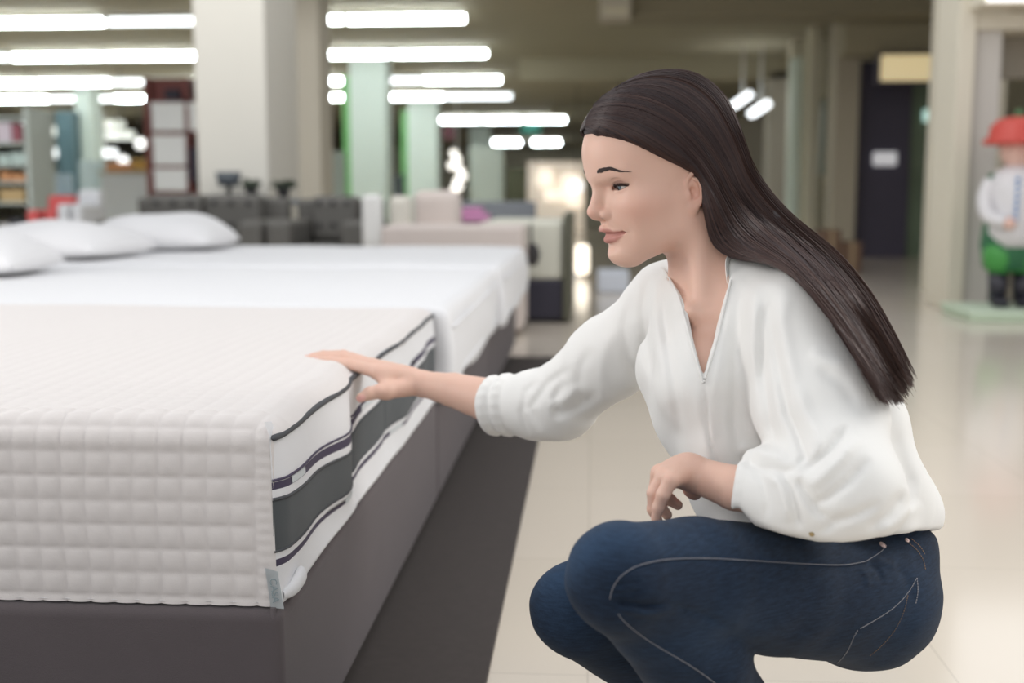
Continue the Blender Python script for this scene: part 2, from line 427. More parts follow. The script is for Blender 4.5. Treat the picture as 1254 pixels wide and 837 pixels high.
M_foot = mat('black_plastic_foot', srgb(40, 40, 42), .5)

Y1, Y2, Y3, Y4 = D1, D1 * 2.06, D1 * 3.14, D1 * 4.26
XB = FX(348, D1, 765)                # right face of the bases
def bed_base(y0, y1, label):
    r = empty('bed_base', ((XL + XB) / 2, (y0 + y1) / 2, 0), label, 'bed base', 'upholstered bed bases')
    boxobj('upholstered_body', (XL, XB, y0, y1, 0.035, HB - .002), M_base, r, bev=.014, seg=4)
    # corner and edge piping
    def pip(bm):
        for zz in (HB - .012,):
            pass
        cyl(bm, (XB - .011, y0 + .004, .165), .0035, .24, 8)
        cyl(bm, (XB - .004, y0 + .022, .165), .0025, .24, 8)
    bobj('corner_piping', pip, M_base, r)
    for xx in (XL + .15, XB - .12):
        for yy in (y0 + .12, y1 - .12):
            bobj('foot', lambda bm: cyl(bm, (xx, yy, .018), .03, .036, 16), M_foot, r)
    return r
bed_base(Y1 - .012, Y2 - .004, 'dark taupe fabric bed base nearest the camera, its front corner in view')
bed_base(Y2 + .008, Y3 - .008, 'taupe bed base under the second white mattress, further back')
bed_base(Y3 + .012, Y4 - .02, 'taupe bed base farthest back, under the mattress with two pillows')

# ---- nearest mattress: quilted front and top, banded side
def mattress_one():
    r = empty('mattress', ((XL + XR) / 2, (Y1 + Y2) / 2, HB), 'thick mattress with pale quilted front and dark banded side, nearest the camera', 'mattress', 'mattresses on display')
    xe = XR + .001
    # profile of the quilted cover: up the front, round, back over the top
    ff = []
    for z in np.linspace(HB + .001, HT - .03, 64): ff.append((Y1 + .010 * ((z - HB) / .2 - .5) ** 2, z, 0))
    for a in np.linspace(0, math.pi / 2, 18)[1:]:
        ff.append((Y1 + .002 + .03 * (1 - math.cos(a)), HT - .03 + .03 * math.sin(a), 1))
    for yy in np.linspace(Y1 + .036, Y2 - .01, 260)[1:]: ff.append((yy, HT, 2))
    ff = np.array(ff)
    s = np.r_[0, np.cumsum(np.hypot(np.diff(ff[:, 0]), np.diff(ff[:, 1])))]
    xs = np.r_[np.arange(xe, -1.35, -.0031), np.linspace(-1.36, XL, 220)]
    X, S = np.meshgrid(xs, s); Yg = np.repeat(ff[:, :1], len(xs), 1); Z = np.repeat(ff[:, 1:2], len(xs), 1)
    cell = .0303
    u = (xe - .024 - X) / cell; v = (S - .009) / cell
    q = (np.abs(np.sin(np.pi * u)) * np.abs(np.sin(np.pi * v))) ** .42
    edge = X > xe - .024
    q = np.where(edge, np.clip(1 - ((X - (xe - .012)) / .012) ** 2, 0, 1) ** .5 * (.75 + .25 * np.abs(np.sin(np.pi * v * 2.2))), q)
    rng = np.random.RandomState(3)
    wob = sum(np.sin(X * a + b_) * np.sin(S * c + d_) for a, b_, c, d_ in rng.uniform(3, 22, (5, 4))) / 5
    amp = np.where(Yg > Y1 + .06, .0016, .0048)
    nY = np.zeros_like(X); nZ = np.zeros_like(X)
    dy = np.gradient(ff[:, 0]); dz = np.gradient(ff[:, 1]); ln = np.hypot(dy, dz)
    nY[:] = (-dz / ln)[:, None]; nZ[:] = (dy / ln)[:, None]
    disp = amp * q + .0022 * wob
    Yg = Yg + nY * disp; Z = Z + nZ * disp
    X = X + .0018 * np.sin(S * 40) * np.sin(X * 9)
    # softly rounded right-hand border of the top
    edge_r = np.clip((X - (xe - .035)) / .035, 0, 1); top = np.clip((Yg - Y1 - .002) / .026, 0, 1)
    Z = Z - top * .019 * edge_r ** 2
    tw = Yg / D1
    wv = .006 * np.sin(tw * 7.5 + 1.0) + .007 * np.exp(-((tw - 1.29) / .05) ** 2) + .003 * np.sin(tw * 31)
    X = X + top * wv * np.clip((X - (xe - .25)) / .25, 0, 1) ** 1.5 + top * .004 * edge_r
    # the hand presses the border a little, the top sags in long soft folds
    Z = Z + top * .0025 * np.sin(X * 5 + Yg * 3)
    n0, n1 = X.shape
    idx = np.arange(n0 * n1).reshape(n0, n1)
    Fq = np.stack([idx[:-1, :-1], idx[:-1, 1:], idx[1:, 1:], idx[1:, :-1]], -1).reshape(-1, 4)
    V = np.stack([X, Yg, Z], -1).reshape(-1, 3) - np.array(r.location)
    link('quilted_cover', npmesh('quilted_cover', V, Fq), M_quilt, r)

    # side: rows by height, wavy
    L = Y2 - Y1 - .004
    ts = np.linspace(0, 1, 300); ys = Y1 - .001 + ts * (L - .005)
    tt = ys / D1
    sag = np.where(tt < 1.32, (tt - 1) / .32, np.exp(-(tt - 1.32) / .055))
    sag = np.clip(sag, 0, 1) ** 1.1
    sag2 = .35 * np.exp(-((tt - 1.72) / .09) ** 2)
    # band boundaries as px below the horizon at D1 (from the photograph)
    bands = [(300, 'w', .0), (305, 'w', .05), (311, 'w', .25), (320, 'w', .35), (340, 'w', .5), (359, 'w', .75), (362, 'p', .85), (369, 'p', .95), (371, 'w', 1.), (379, 'w', 1.05),
             (384, 'm', 1.05), (415, 'm', 1.), (444, 'm', .9), (449, 'w', .85), (457, 'w', .85), (458, 'p', .8), (464, 'p', .75), (467, 'w', .7), (490, 'w', .4), (515, 'w', .0)]
    # densify
    rows = []
    for (v0, m0, s0), (v1, m1, s1) in zip(bands[:-1], bands[1:]):
        nn = max(1, int((v1 - v0) / 4))
        for k in range(nn):
            f = k / nn
            rows.append((v0 + (v1 - v0) * f, m0, s0 + (s1 - s0) * f))
    rows.append(bands[-1])
    Vv = np.array([a[0] for a in rows]); Ss = np.array([a[2] for a in rows])
    k_px = D1 / FPX
    zf = np.array([FZ(235 + v, D1) for v in Vv])
    zz = zf[:, None] - (sag + sag2)[None, :] * Ss[:, None] * .034
    fr = np.clip(1 - (ys - ys[0]) / .035, 0, 1)
    prof = (Vv - 291) / (514 - 291)
    bulge = .010 * np.sin(np.pi * prof) ** .6 - .002 - .020 * np.clip(1 - prof / .06, 0, 1) ** 2
    flare = .012 * np.clip((prof - .80) / .20, 0, 1) ** 1.5
    crease = -.006 * np.exp(-((tt - 1.345) / .010) ** 2) - .003 * np.exp(-((tt - 1.545) / .006) ** 2)
    wave = .006 * np.sin(tt * 7.5 + 1.0) + .007 * np.exp(-((tt - 1.29) / .05) ** 2) + .003 * np.sin(tt * 31)
    XX = XR + bulge[:, None] + flare[:, None] + (crease + wave)[None, :] * np.sin(np.pi * np.clip(prof, 0, 1))[:, None] ** .5
    zz = zz + (.014 * np.clip((306 - Vv) / 6, 0, 1))[:, None] * np.clip(1 - (ys - ys[0]) / .055, 0, 1)[None] ** .7
    XX = XX - (.015 * np.clip((306 - Vv) / 6, 0, 1))[:, None] * np.clip((ys - ys[0]) / .06, .25, 1)[None]
    XX = XX - (.012 * fr ** 2)[None, :] * np.sin(np.pi * np.clip(prof, 0, 1))[:, None] ** .5
    YY = np.repeat(ys[None, :], len(rows), 0)
    n0, n1 = XX.shape
    idx = np.arange(n0 * n1).reshape(n0, n1)
    Fq = np.stack([idx[:-1, :-1], idx[1:, :-1], idx[1:, 1:], idx[:-1, 1:]], -1).reshape(-1, 4)
    code = {'w': 0, 'p': 1, 'm': 2}
    mi = np.repeat(np.array([code[a[1]] for a in rows[:-1]])[:, None], n1 - 1, 1).ravel()
    V = np.stack([XX, YY, zz], -1).reshape(-1, 3) - np.array(r.location)
    o = link('side_border', npmesh('side_border', V, Fq, True, mi), [M_wcloth, M_purple, M_mesh], r)
    def strip(v, sg, dx=0.003):
        dx = dx - .012 * fr ** 2 * math.sin(math.pi * min(max((v - 291) / 224, 0), 1)) ** .5
        z = FZ(235 + v, D1) - (sag + sag2) * sg * .034
        pr = (v - 291) / (514 - 291)
        x = XR + np.interp(pr, prof, bulge) + np.interp(pr, prof, flare) + (crease + wave) * math.sin(math.pi * min(max(pr, 0), 1)) ** .5 + dx
        return np.stack([x, ys, z], -1)
    tube_obj('piping', strip(307, .2, .002), np.r_[0, np.full(len(ys) - 2, .0042), 0][None], M_pipe, r, raw=True)
    tube_obj('piping', strip(359.5, .76, .0005), .0018, M_purple, r, raw=True)
    tube_obj('piping', strip(383, 1.05, .0), .0022, M_pipe, r, raw=True)
    tube_obj('piping', strip(448, .86, .0), .0018, M_pipe, r, raw=True)
    tube_obj('hem_piping', strip(514, .0, -.001), .0035, M_wcloth, r, raw=True)
    # woven labels on the tape
    for v, sg, t0, t1 in ((366, .9, 1.028, 1.085), (366, .9, 1.40, 1.47), (461, .78, 1.27, 1.33), (461, .78, 1.58, 1.66)):
        a = strip(v - 4.2, sg, .0012); b_ = strip(v + 4.2, sg, .0012)
        ii = [i for i in range(len(ys)) if t0 <= tt[i] <= t1]
        VV = np.array([p for i in ii for p in (a[i], b_[i])]) - np.array(r.location)
        VV = np.vstack([VV, VV - np.array([.001, 0, 0])]); n = len(ii)
        Q = [(2 * k, 2 * k + 1, 2 * k + 3, 2 * k + 2) for k in range(n - 1)]
        Q += [tuple(2 * n + q for q in qq[::-1]) for qq in Q]
        link('woven_label', npmesh('woven_label', VV, Q, False), M_label, r)
    # dark zip pull and gap at the border beside the hand
    def gap(bm):
        for px, ln, sz in ((463, (307, .2, .003), .004), (493, (307, .2, .003), .006), (506, (359.5, .76, .003), .005)):
            S_ = strip(*ln); k_ = int(np.argmin([abs(proj(q)[0] - px) for q in S_])); p = S_[k_]
            ball(bm, p, sz * .8, sz * 1.2, sz, 10)
    bobj('zip_pull', gap, M_seam, r)
    # cloth label on the front right corner, folded hem tab
    lx0, lx1 = FX(313, D1), FX(332, D1)
    k0 = D1 / FPX
    def lab(bm):
        vs = [bm.verts.new(p) for p in ((lx0, Y1 - .006, FZ(701, D1)), (lx1 - .003, Y1 - .006, FZ(705, D1)), (lx1 + .004, Y1 - .0065, FZ(751, D1)), (lx0 + .006, Y1 - .0065, FZ(750, D1)))]
        f = bm.faces.new(vs)
        bmesh.ops.solidify(bm, geom=[f], thickness=.0012)
    lb = bobj('corner_label', lab, M_label, r)
    cu = bpy.data.curves.new('label_text', 'FONT'); cu.body = 'CASA'; cu.size = .0125; cu.extrude = .0002
    cu.align_x = 'CENTER'; cu.align_y = 'CENTER'
    t0_ = bpy.data.objects.new('label_curve', cu); COL.objects.link(t0_); bpy.context.view_layer.update()
    tm = bpy.data.meshes.new_from_object(t0_.evaluated_get(bpy.context.evaluated_depsgraph_get())); bpy.data.objects.remove(t0_)
    t = link('label_text', tm, mat('grey_label_print', srgb(140, 155, 160), .6))
    t.parent = lb
    t.location = Vector(((lx0 + lx1) / 2 + .002, Y1 - .0084, FZ(728, D1))) - Vector(r.location)
    t.rotation_euler = (math.pi / 2, -math.pi / 2 + .12, 0); t.rotation_euler = (math.pi / 2, math.pi / 2 - .1, 0)
    C = catmull([(XR + .004, Y1 + .008, HB + .012), (XR + .016, Y1 + .03, HB + .014), (XR + .022, Y1 + .07, HB + .022)], 14)
    V, F4 = tube_np(C[None], [np.interp(np.linspace(0, 1, 14), [0, .5, .9, 1], [.006, .011, .013, .006])], 14)
    V[:, 0] = XR + .010 + (V[:, 0] - XR - .010) * .6
    link('hem_tab', npmesh('hem_tab', V - np.array(r.location), F4), M_wcloth, r)
mattress_one()

# ---- plain white covered mattresses behind
def soft_slab(x0, x1, y0, y1, z0, z1, rad, seed, drop=.0):
    """a soft cushion-like box: superellipsoid corners plus long folds"""
    rng = np.random.RandomState(seed)
    bm = bmesh.new(); box(bm, x0, x1, y0, y1, z0, z1, bev=rad, seg=6)
    bmesh.ops.subdivide_edges(bm, edges=[e for e in bm.edges if e.calc_length() > .12], cuts=24, use_grid_fill=True)
    ks = rng.uniform(2, 14, (6, 3)); ph = rng.uniform(0, 6, 6)
    for v in bm.verts:
        c = v.co
        w = sum(math.sin(c.x * k[0] + c.y * k[1] + c.z * k[2] * 1.5 + p) for k, p in zip(ks, ph)) / 6
        zt = (c.z - z0) / (z1 - z0)
        c.z += .006 * w * (1 if zt > .5 else .3)
        if c.x > x1 - .05: c.x += .012 * w + drop * (1 - zt) * .4 + .010 * math.sin(math.pi * zt)
        if c.y < y0 + .05: c.y += -.006 * w * (1 if zt < .9 else 0)
        if zt < .15 and c.x > x1 - .08: c.z += .012 * math.sin(c.y * 9 + seed)
    for f in bm.faces: f.smooth = True
    return bm
def plain_mattress(y0, y1, label, seed, x1, top=0.0):
    r = empty('mattress', ((XL + x1) / 2, (y0 + y1) / 2, HB), label, 'mattress', 'mattresses on display')
    bm = soft_slab(XL, x1, y0, y1, HB + .001, HT + top, .035, seed, .02)
    bm.transform(parent_inv(r))
    link('white_cover', bm_mesh(bm, 'white_cover'), M_wcloth, r)
    for zz in (HT + top - .055, HB + .045):
        pts = [(x1 + .012, yy, zz) for yy in np.linspace(y0 + .03, y1 - .03, 20)]
        tube_obj('piping', pts, .004, M_wcloth, r, n=60)
    return r
plain_mattress(Y2 + .002, Y3 - .012, 'plain white covered mattress in the middle of the row, behind the quilted one', 5, FX(608, D1 * 3.12) - .006, .002)
plain_mattress(Y3 + .004, Y4, 'plain white mattress farthest back in the row, carrying two pillows', 9, FX(645, D1 * 4.22) - .012, .012)

# ---- pillows
def pillow(c, lx, ly, h, rz, label, seed):
    bm = bmesh.new()
    bmesh.ops.create_grid(bm, x_segments=36, y_segments=36, size=1.0)
    bot = bmesh.ops.duplicate(bm, geom=bm.verts[:] + bm.edges[:] + bm.faces[:])
    bv = [g for g in bot['geom'] if isinstance(g, bmesh.types.BMVert)]
    bs = set(bv); rng = np.random.RandomState(seed); ph = rng.uniform(0, 6, 6)
    bmesh.ops.reverse_faces(bm, faces=[g for g in bot['geom'] if isinstance(g, bmesh.types.BMFace)])
    for v in bm.verts:
        x, y = v.co.x, v.co.y
        t = max(0, (1 - abs(x) ** 2.6) * (1 - abs(y) ** 2.6)) ** .5
        pinch = 1 - .07 * (abs(x) ** 3) * (1 - abs(y)) - .0
        w = .05 * math.sin(4 * x + ph[0]) * math.sin(3 * y + ph[1]) + .03 * math.sin(9 * x * y + ph[2])
        z = h * (t * (1 + w))
        if v in bs: z = -h * .28 * t
        v.co = Vector((x * lx / 2 * (1 - .06 * y * y), y * ly / 2 * (1 - .06 * x * x), z))
    bmesh.ops.remove_doubles(bm, verts=bm.verts, dist=1e-5)
    for f in bm.faces: f.smooth = True
    me = bm_mesh(bm, 'pillow')
    o = link('pillow', me, M_pillow); o.location = tuple(c); o.rotation_euler = (0, 0, rz)
    return tag(o, label, 'pillow', 'white pillows at the heads of the beds')
pz = HT + .012 + .035
pillow((FX(186, 5.15), 5.27, pz), .62, .62, .135, .05, 'plump white pillow farthest back, beside the dark tufted sofa', 1)
pillow((FX(72, 4.60), 4.58, pz - .004), .64, .60, .12, -.08, 'long white pillow lying in front of the farthest pillow', 2)
pillow((FX(-28, 3.72), 3.72, HT + .036), .42, .50, .11, .1, 'white pillow at the left photo edge on the middle mattress', 3)

# ---- dark floor mat
M_mat = mat('dark_brown_carpet', srgb(68, 62, 60), .95, var=.18, vscale=60, bump=.8, bscale=500)
def matmesh(bm):
    box(bm, XL + .3, -.163, .2, 5.42, .0, .008, bev=.003)
tag(bobj('floor_mat', matmesh, M_mat), 'long dark carpet runner on the floor beneath the beds', 'carpet')
# ------------------------------------------------------------------ furniture and shop stock behind the beds
M_sofa = mat('charcoal_sofa_leather', srgb(92, 90, 86), .6, var=.12, vscale=5)
M_sofa_d = mat('dark_sofa_base', srgb(50, 48, 50), .6)
M_pink = mat('pale_pink_beige_fabric', srgb(205, 194, 188), .9, var=.04, vscale=10)
M_navyb = mat('navy_base_fabric', srgb(52, 50, 62), .8)
M_greyh = mat('slate_grey_headboard', srgb(116, 120, 126), .8)
M_cream = mat('cream_fabric', srgb(214, 210, 200), .9)
def sofa(px0, px1, y, zs, zb, label, cushions, m=M_sofa, md=M_sofa_d, group=None, dep=.85):
    x0, x1 = FX(px0, y), FX(px1, y)
    r = empty('sofa', ((x0 + x1) / 2, y + dep / 2, 0), label, 'sofa', group)
    boxobj('sofa_base', (x0, x1, y, y + dep, .04, zs - .12), md, r, bev=.02)
    aw = .16
    n = cushions; w = (x1 - x0 - 2 * aw) / n
    for k in range(n):
        boxobj('seat_cushion', (x0 + aw + k * w + .005, x0 + aw + (k + 1) * w - .005, y - .02, y + dep - .25, zs - .12, zs), m, r, bev=.04, seg=4)
        def back(bm):
            box(bm, x0 + aw + k * w + .005, x0 + aw + (k + 1) * w - .005, y + dep - .32, y + dep - .08, zs, zb, bev=.06, seg=4)
        bobj('back_cushion', back, m, r)
        def but(bm):
            for i in range(3):
                for j in range(2):
                    ball(bm, (x0 + aw + (k + .2 + .3 * i) * w, y + dep - .325, zs + .12 + j * .15), .018, .012, .018, 10)
        bobj('buttons', but, md, r)
    for xa in (x0, x1 - aw):
        boxobj('armrest', (xa, xa + aw, y, y + dep, .04, zs + .16), m, r, bev=.05, seg=4)
    boxobj('backrest', (x0 + .02, x1 - .02, y + dep - .12, y + dep, .04, zb - .02), m, r, bev=.04, seg=4)
    for xa in (x0 + .06, x1 - .06):
        for ya in (y + .06, y + dep - .06):
            bobj('foot', lambda bm: cyl(bm, (xa, ya, .02), .025, .04, 12), md, r)
sofa(108, 319, 7.2, .45, FZ(238, 7.9), 'dark tufted sofa behind the pillows, left of the pair', 2, group='dark tufted sofas')
sofa(323, 446, 7.2, .45, FZ(240, 7.9), 'dark tufted sofa behind the beds, right of the pair', 1, group='dark tufted sofas')
# white side table / chair back
y = 6.95
r = empty('side_chair', (FX(452, y), y, 0), 'small white chair standing between dark sofa and pale bed', 'chair')
boxobj('seat', (FX(439, y), FX(467, y), y, y + .42, .38, .45), M_cream, r, bev=.02)
boxobj('backrest', (FX(441, y), FX(466, y), y + .02, y + .10, .45, FZ(238, y)), mat('white_chair_shell', srgb(222, 222, 220), .5), r, bev=.03)
for xa in (FX(442, y), FX(463, y)):
    for ya in (y + .04, y + .38):
        bobj('leg', lambda bm: cyl(bm, (xa, ya, .19), .013, .38, 10), M_sofa_d, r)
# pale upholstered display bed with two cushions behind
def bed2():
    y = 6.25
    x0, x1 = FX(465, y), FX(640, y)
    r = empty('upholstered_bench', ((x0 + x1) / 2, y + .3, 0), 'pale pink beige upholstered footboard bench behind the white beds', 'bench')
    boxobj('bench_body', (x0, x1, y, y + .5, .03, FZ(277, y)), M_pink, r, bev=.03, seg=4)
    for xa in (x0 + .08, x1 - .08):
        bobj('foot', lambda bm: cyl(bm, (xa, y + .25, .016), .03, .03, 12), M_sofa_d, r)
    y = 7.3
    rr = empty('armchair', (FX(515, y), y, 0), 'pale pink armchair with rounded back behind the bench', 'armchair')
    boxobj('seat', (FX(474, y), FX(562, y), y - .1, y + .45, .12, .55), M_pink, rr, bev=.05, seg=4)
    boxobj('backrest', (FX(494, y), FX(556, y), y + .35, y + .5, .5, FZ(233, y)), M_pink, rr, bev=.08, seg=5)
    boxobj('cushion', (FX(474, y), FX(500, y), y + .05, y + .2, .52, FZ(240, y)), M_cream, rr, bev=.05, seg=4)
    for xa in (FX(475, y), FX(557, y)):
        bobj('foot', lambda bm: cyl(bm, (xa, y + .1, .06), .02, .12, 12), M_sofa_d, rr)
bed2()
y = 8.4
r = empty('headboard_bed', (FX(600, y), y, 0), 'display bed with slate grey headboard behind the pale bench', 'bed')
boxobj('headboard', (FX(556, y + .6), FX(656, y + .6), y + .6, y + .7, 0, FZ(247, y + .6)), M_greyh, r, bev=.02)
boxobj('bed_frame', (FX(560, y), FX(630, y), y - .3, y + .6, .03, .36), M_navyb, r, bev=.02)
boxobj('mattress', (FX(562, y), FX(628, y), y - .28, y + .6, .36, .57), M_cream, r, bev=.04, seg=4)
tag(bobj('folded_blanket', lambda bm: (box(bm, FX(556, 8.1), FX(596, 8.1), 8.12, 8.44, .572, .64, bev=.03, seg=4), box(bm, FX(562, 8.1), FX(588, 8.1), 8.14, 8.42, .64, .68, bev=.02, seg=3)), mat('pink_blanket', srgb(200, 140, 180), .9)), 'folded pink blanket lying on the bed with slate headboard', 'blanket')
# cream block bed at the aisle with navy base
y = 6.9
r = empty('display_bed', (FX(672, y), y, 0), 'cream mattress on a navy base standing at the aisle', 'bed')
boxobj('bed_base', (FX(643, y) - .35, FX(692, y), y, y + 1.2, .02, FZ(343, y)), M_navyb, r, bev=.02)
boxobj('mattress', (FX(648, y) - .3, FX(690, y), y + .01, y + 1.18, FZ(343, y), FZ(272, y)), mat('cream_mattress_cloth', srgb(206, 205, 192), .9), r, bev=.03, seg=4)
boxobj('headboard', (FX(690, y), FX(700, y), y - .02, y + 1.25, .02, FZ(262, y)), mat('dark_olive_board', srgb(88, 88, 74), .7), r, bev=.01)
tag(bobj('hanging_bag', lambda bm: (ball(bm, W(652, 312, 6.75), .045, .03, .07), cyl(bm, W(650, 288, 6.75), .008, .14, 8)), M_sofa_d), 'small dark bag hanging at the corner of the cream bed', 'bag')

# dark lamp and plants on a console behind the sofas
y = 8.3
r = empty('console_table', (FX(300, y), y, 0), 'low grey console behind the dark sofas', 'table')
boxobj('table_top', (FX(235, y), FX(385, y), y, y + .25, .70, .74), M_greyh, r, bev=.005)
for xa in (FX(240, y), FX(380, y)):
    boxobj('leg', (xa - .02, xa + .02, y + .02, y + .22, 0, .70), M_sofa_d, r)
r = empty('table_lamp', (FX(274, y), y + .12, .74), 'squat dark grey lamp on the console by the white column', 'lamp')
bobj('lamp_shade', lambda bm: lathe(bm, (FX(274, y), y + .12, 0), [(.075, FZ(228, y)), (.095, FZ(210, y))], 20), mat('dark_grey_shade', srgb(84, 90, 96), .7), r)
bobj('lamp_base', lambda bm: lathe(bm, (FX(274, y), y + .12, 0), [(.05, .74), (.05, .755), (.02, .77), (.02, FZ(226, y))], 16), M_sofa_d, r)
def plant(px, y, z0, h, w, label, seed, m):
    r = empty('potted_plant', (FX(px, y), y, z0), label, 'plant', 'small plants')
    bobj('pot', lambda bm: lathe(bm, (FX(px, y), y, z0), [(.035, 0), (.05, .07), (.052, .08)], 16), M_sofa_d, r)
    rng = random.Random(seed)
    def leaves(bm):
        for k in range(46):
            a = rng.uniform(0, 6.28); ell = rng.uniform(.3, 1) ** .6; t = rng.uniform(.1, 1)
            tip = Vector((FX(px, y) + math.cos(a) * w * ell * .5, y + math.sin(a) * w * ell * .5, z0 + .08 + h * t))
            root = Vector((FX(px, y), y, z0 + .07))
            d_ = (tip - root); sd = d_.cross(Vector((0, 0, 1))).normalized() * .02
            m_ = root + d_ * .75 + Vector((0, 0, .02))
            vs = [bm.verts.new(p) for p in (root, m_ - sd, tip, m_ + sd)]
            bm.faces.new(vs)
    bobj('foliage', leaves, m, r)
M_leaf = mat('dull_green_leaf', srgb(92, 104, 88), .6, var=.2, vscale=8)
plant(308, y + .12, .74, .07, .18, 'small green plant right of the dark lamp', 4, M_leaf)
plant(347, y + .12, .74, .06, .22, 'small green plant on the right end of the console', 5, M_leaf)

# shelving rack with white boxes, left of the white column
def rack():
    y = 12.0
    M_red = mat('dark_red_rack_frame', srgb(120, 66, 62), .6)
    M_bx = mat('white_display_panel', srgb(232, 235, 236), .6)
    r = empty('shelf_rack', (FX(215, y), y, 0), 'tall dark red shelving rack left of the white column', 'shelving')
    for px in (184, 231, 246):
        boxobj('post', (FX(px, y) - .03, FX(px, y) + .03, y, y + .5, 0, FZ(92, y)), M_red, r)
    for py in (122, 162, 204, 237):
        boxobj('shelf', (FX(184, y), FX(246, y), y, y + .5, FZ(py + 2, y), FZ(py - 2, y)), M_red, r)
    boxobj('top_board', (FX(186, y), FX(232, y), y + .1, y + .4, FZ(120, y), FZ(92, y)), M_red, r)
    names = ['white box on the upper', 'white box on the middle', 'white box on the lower']
    for (a, b_), nm in zip(((124, 159), (165, 202), (207, 234)), names):
        for p0, p1, sfx in ((189, 229, 'shelf of the red rack, wide one on the left'), (234, 249, 'shelf of the red rack, narrow one on the right')):
            if p0 == 234 and a > 130: continue
            y2 = y - .02
            q = empty('display_box', (FX((p0 + p1) / 2, y2), y2, FZ(b_, y2)), nm + ' ' + sfx, 'box', 'white boxes on the red rack')
            boxobj('box_body', (FX(p0, y2), FX(p1, y2), y2, y2 + .3, FZ(b_, y2), FZ(a, y2)), M_bx, q, bev=.015)
            boxobj('box_lid', (FX(p0, y2) - .006, FX(p1, y2) + .006, y2 - .006, y2 + .306, FZ(a + 5, y2), FZ(a - 1, y2)), M_bx, q, bev=.008)
    tag(boxobj('storage_bin', (FX(208, y), FX(226, y), y - .05, y + .2, FZ(120, y), FZ(107, y)), M_navyb, bev=.01), 'small dark navy bin at the top of the red rack', 'bin')
    tag(boxobj('storage_bin', (FX(234, y), FX(246, y), y - .05, y + .2, FZ(222, y), FZ(180, y)), M_navyb, bev=.01), 'tall dark navy bin on the right of the red rack', 'bin')
rack()
# left shelves with assorted stock
def left_shelves():
    y = 10.5
    r = empty('shop_shelf', (FX(5, y), y, 0), 'pale open shop shelf at the left photo edge', 'shelving')
    M_sh = mat('pale_green_grey_shelf', srgb(190, 200, 194), .6)
    for px in (-60, 36):
        boxobj('side_panel', (FX(px, y) - .02, FX(px, y) + .02, y, y + .5, 0, FZ(128, y)), M_sh, r)
    for py in (292, 248, 222, 200, 172, 140):
        boxobj('shelf', (FX(-60, y), FX(36, y), y, y + .5, FZ(py + 3, y), FZ(py, y)), M_sh, r)
    cols = [(srgb(205, 195, 205), 'lilac'), (srgb(150, 90, 100), 'dark pink'), (srgb(205, 150, 105), 'orange'), (srgb(185, 205, 200), 'mint'), (srgb(190, 165, 120), 'tan'), (srgb(215, 215, 215), 'white'), (srgb(60, 62, 72), 'navy')]
    mats_ = [mat('stock_' + n, c, .6) for c, n in cols]
    spots = [(172, -2, 16, 24, 0), (172, 17, 28, 22, 1), (200, -2, 12, 12, 3), (200, 14, 32, 14, 3), (222, 0, 10, 12, 2), (222, 12, 30, 9, 2), (248, -2, 28, 16, 4), (292, -4, 6, 16, 5), (292, 8, 20, 22, 6), (292, 22, 32, 14, 5)]
    words = {172: 'second shelf from the top', 200: 'third shelf from the top', 222: 'shelf above the tan carton', 248: 'shelf below the orange boxes', 292: 'lowest visible shelf'}
    seen = {}
    for py, p0, p1, hh, ci in spots:
        side = 'left' if (p0 + p1) / 2 < 13 else 'right'
        q = empty('stock_box', (FX((p0 + p1) / 2, y), y, FZ(py, y)), f'{cols[ci][1]} box on the {words[py]} at the left edge, {side} side', 'box', 'boxes on the left shop shelf')
        boxobj('box_body', (FX(p0, y), FX(p1, y), y + .02, y + .35, FZ(py, y), FZ(py - hh, y)), mats_[ci], q, bev=.008)
        boxobj('box_lid', (FX(p0, y) - .004, FX(p1, y) + .004, y + .016, y + .354, FZ(py - hh * .8, y), FZ(py - hh - .5, y)), mats_[ci], q, bev=.004)
left_shelves()
# red armchair, white chairs and orange display left of the sofas
def small_chair(px0, px1, y, ztop, m, label, cat='chair', group=None):
    x0, x1 = FX(px0, y), FX(px1, y)
    r = empty('tub_chair', ((x0 + x1) / 2, y, 0), label, cat, group)
    boxobj('seat', (x0 + .04, x1 - .04, y, y + .45, .2, .46), m, r, bev=.04, seg=4)
    boxobj('backrest', (x0, x1, y + .38, y + .5, .3, ztop), m, r, bev=.05, seg=4)
    for xa in (x0, x1 - .09):
        boxobj('armrest', (xa, xa + .09, y, y + .45, .25, ztop - .12), m, r, bev=.035, seg=4)
    for xa in (x0 + .07, x1 - .07):
        for ya in (y + .06, y + .4):
            bobj('leg', lambda bm: cyl(bm, (xa, ya, .1), .015, .2, 10), M_sofa_d, r)
small_chair(30, 66, 9.4, FZ(240, 9.4), mat('coral_red_fabric', srgb(205, 92, 92), .8), 'coral red tub chair behind the pillows at far left', group='tub chairs')
small_chair(68, 98, 9.2, FZ(232, 9.2), mat('white_grey_fabric', srgb(206, 208, 212), .8), 'pale grey white tub chair beside the coral red chair', group='tub chairs')
y = 14.0
r = empty('display_counter', (FX(160, y), y, 0), 'white counter with orange front strip left of the red rack', 'counter')
boxobj('counter_body', (FX(124, y), FX(184, y), y, y + .6, 0, FZ(213, y)), mat('counter_white', srgb(214, 220, 222), .5), r, bev=.02)
boxobj('counter_top', (FX(122, y), FX(186, y), y - .02, y + .62, FZ(213, y), FZ(209, y)), M_beige, r, bev=.01)
M_or = mat('orange_cloth', srgb(214, 150, 100), .8); M_or2 = mat('mustard_cloth', srgb(190, 150, 80), .8)
tag(boxobj('folded_towels', (FX(126, y), FX(150, y), y + .1, y + .4, FZ(209, y), FZ(198, y)), M_or, bev=.03), 'stack of orange folded towels on the white counter', 'towels')
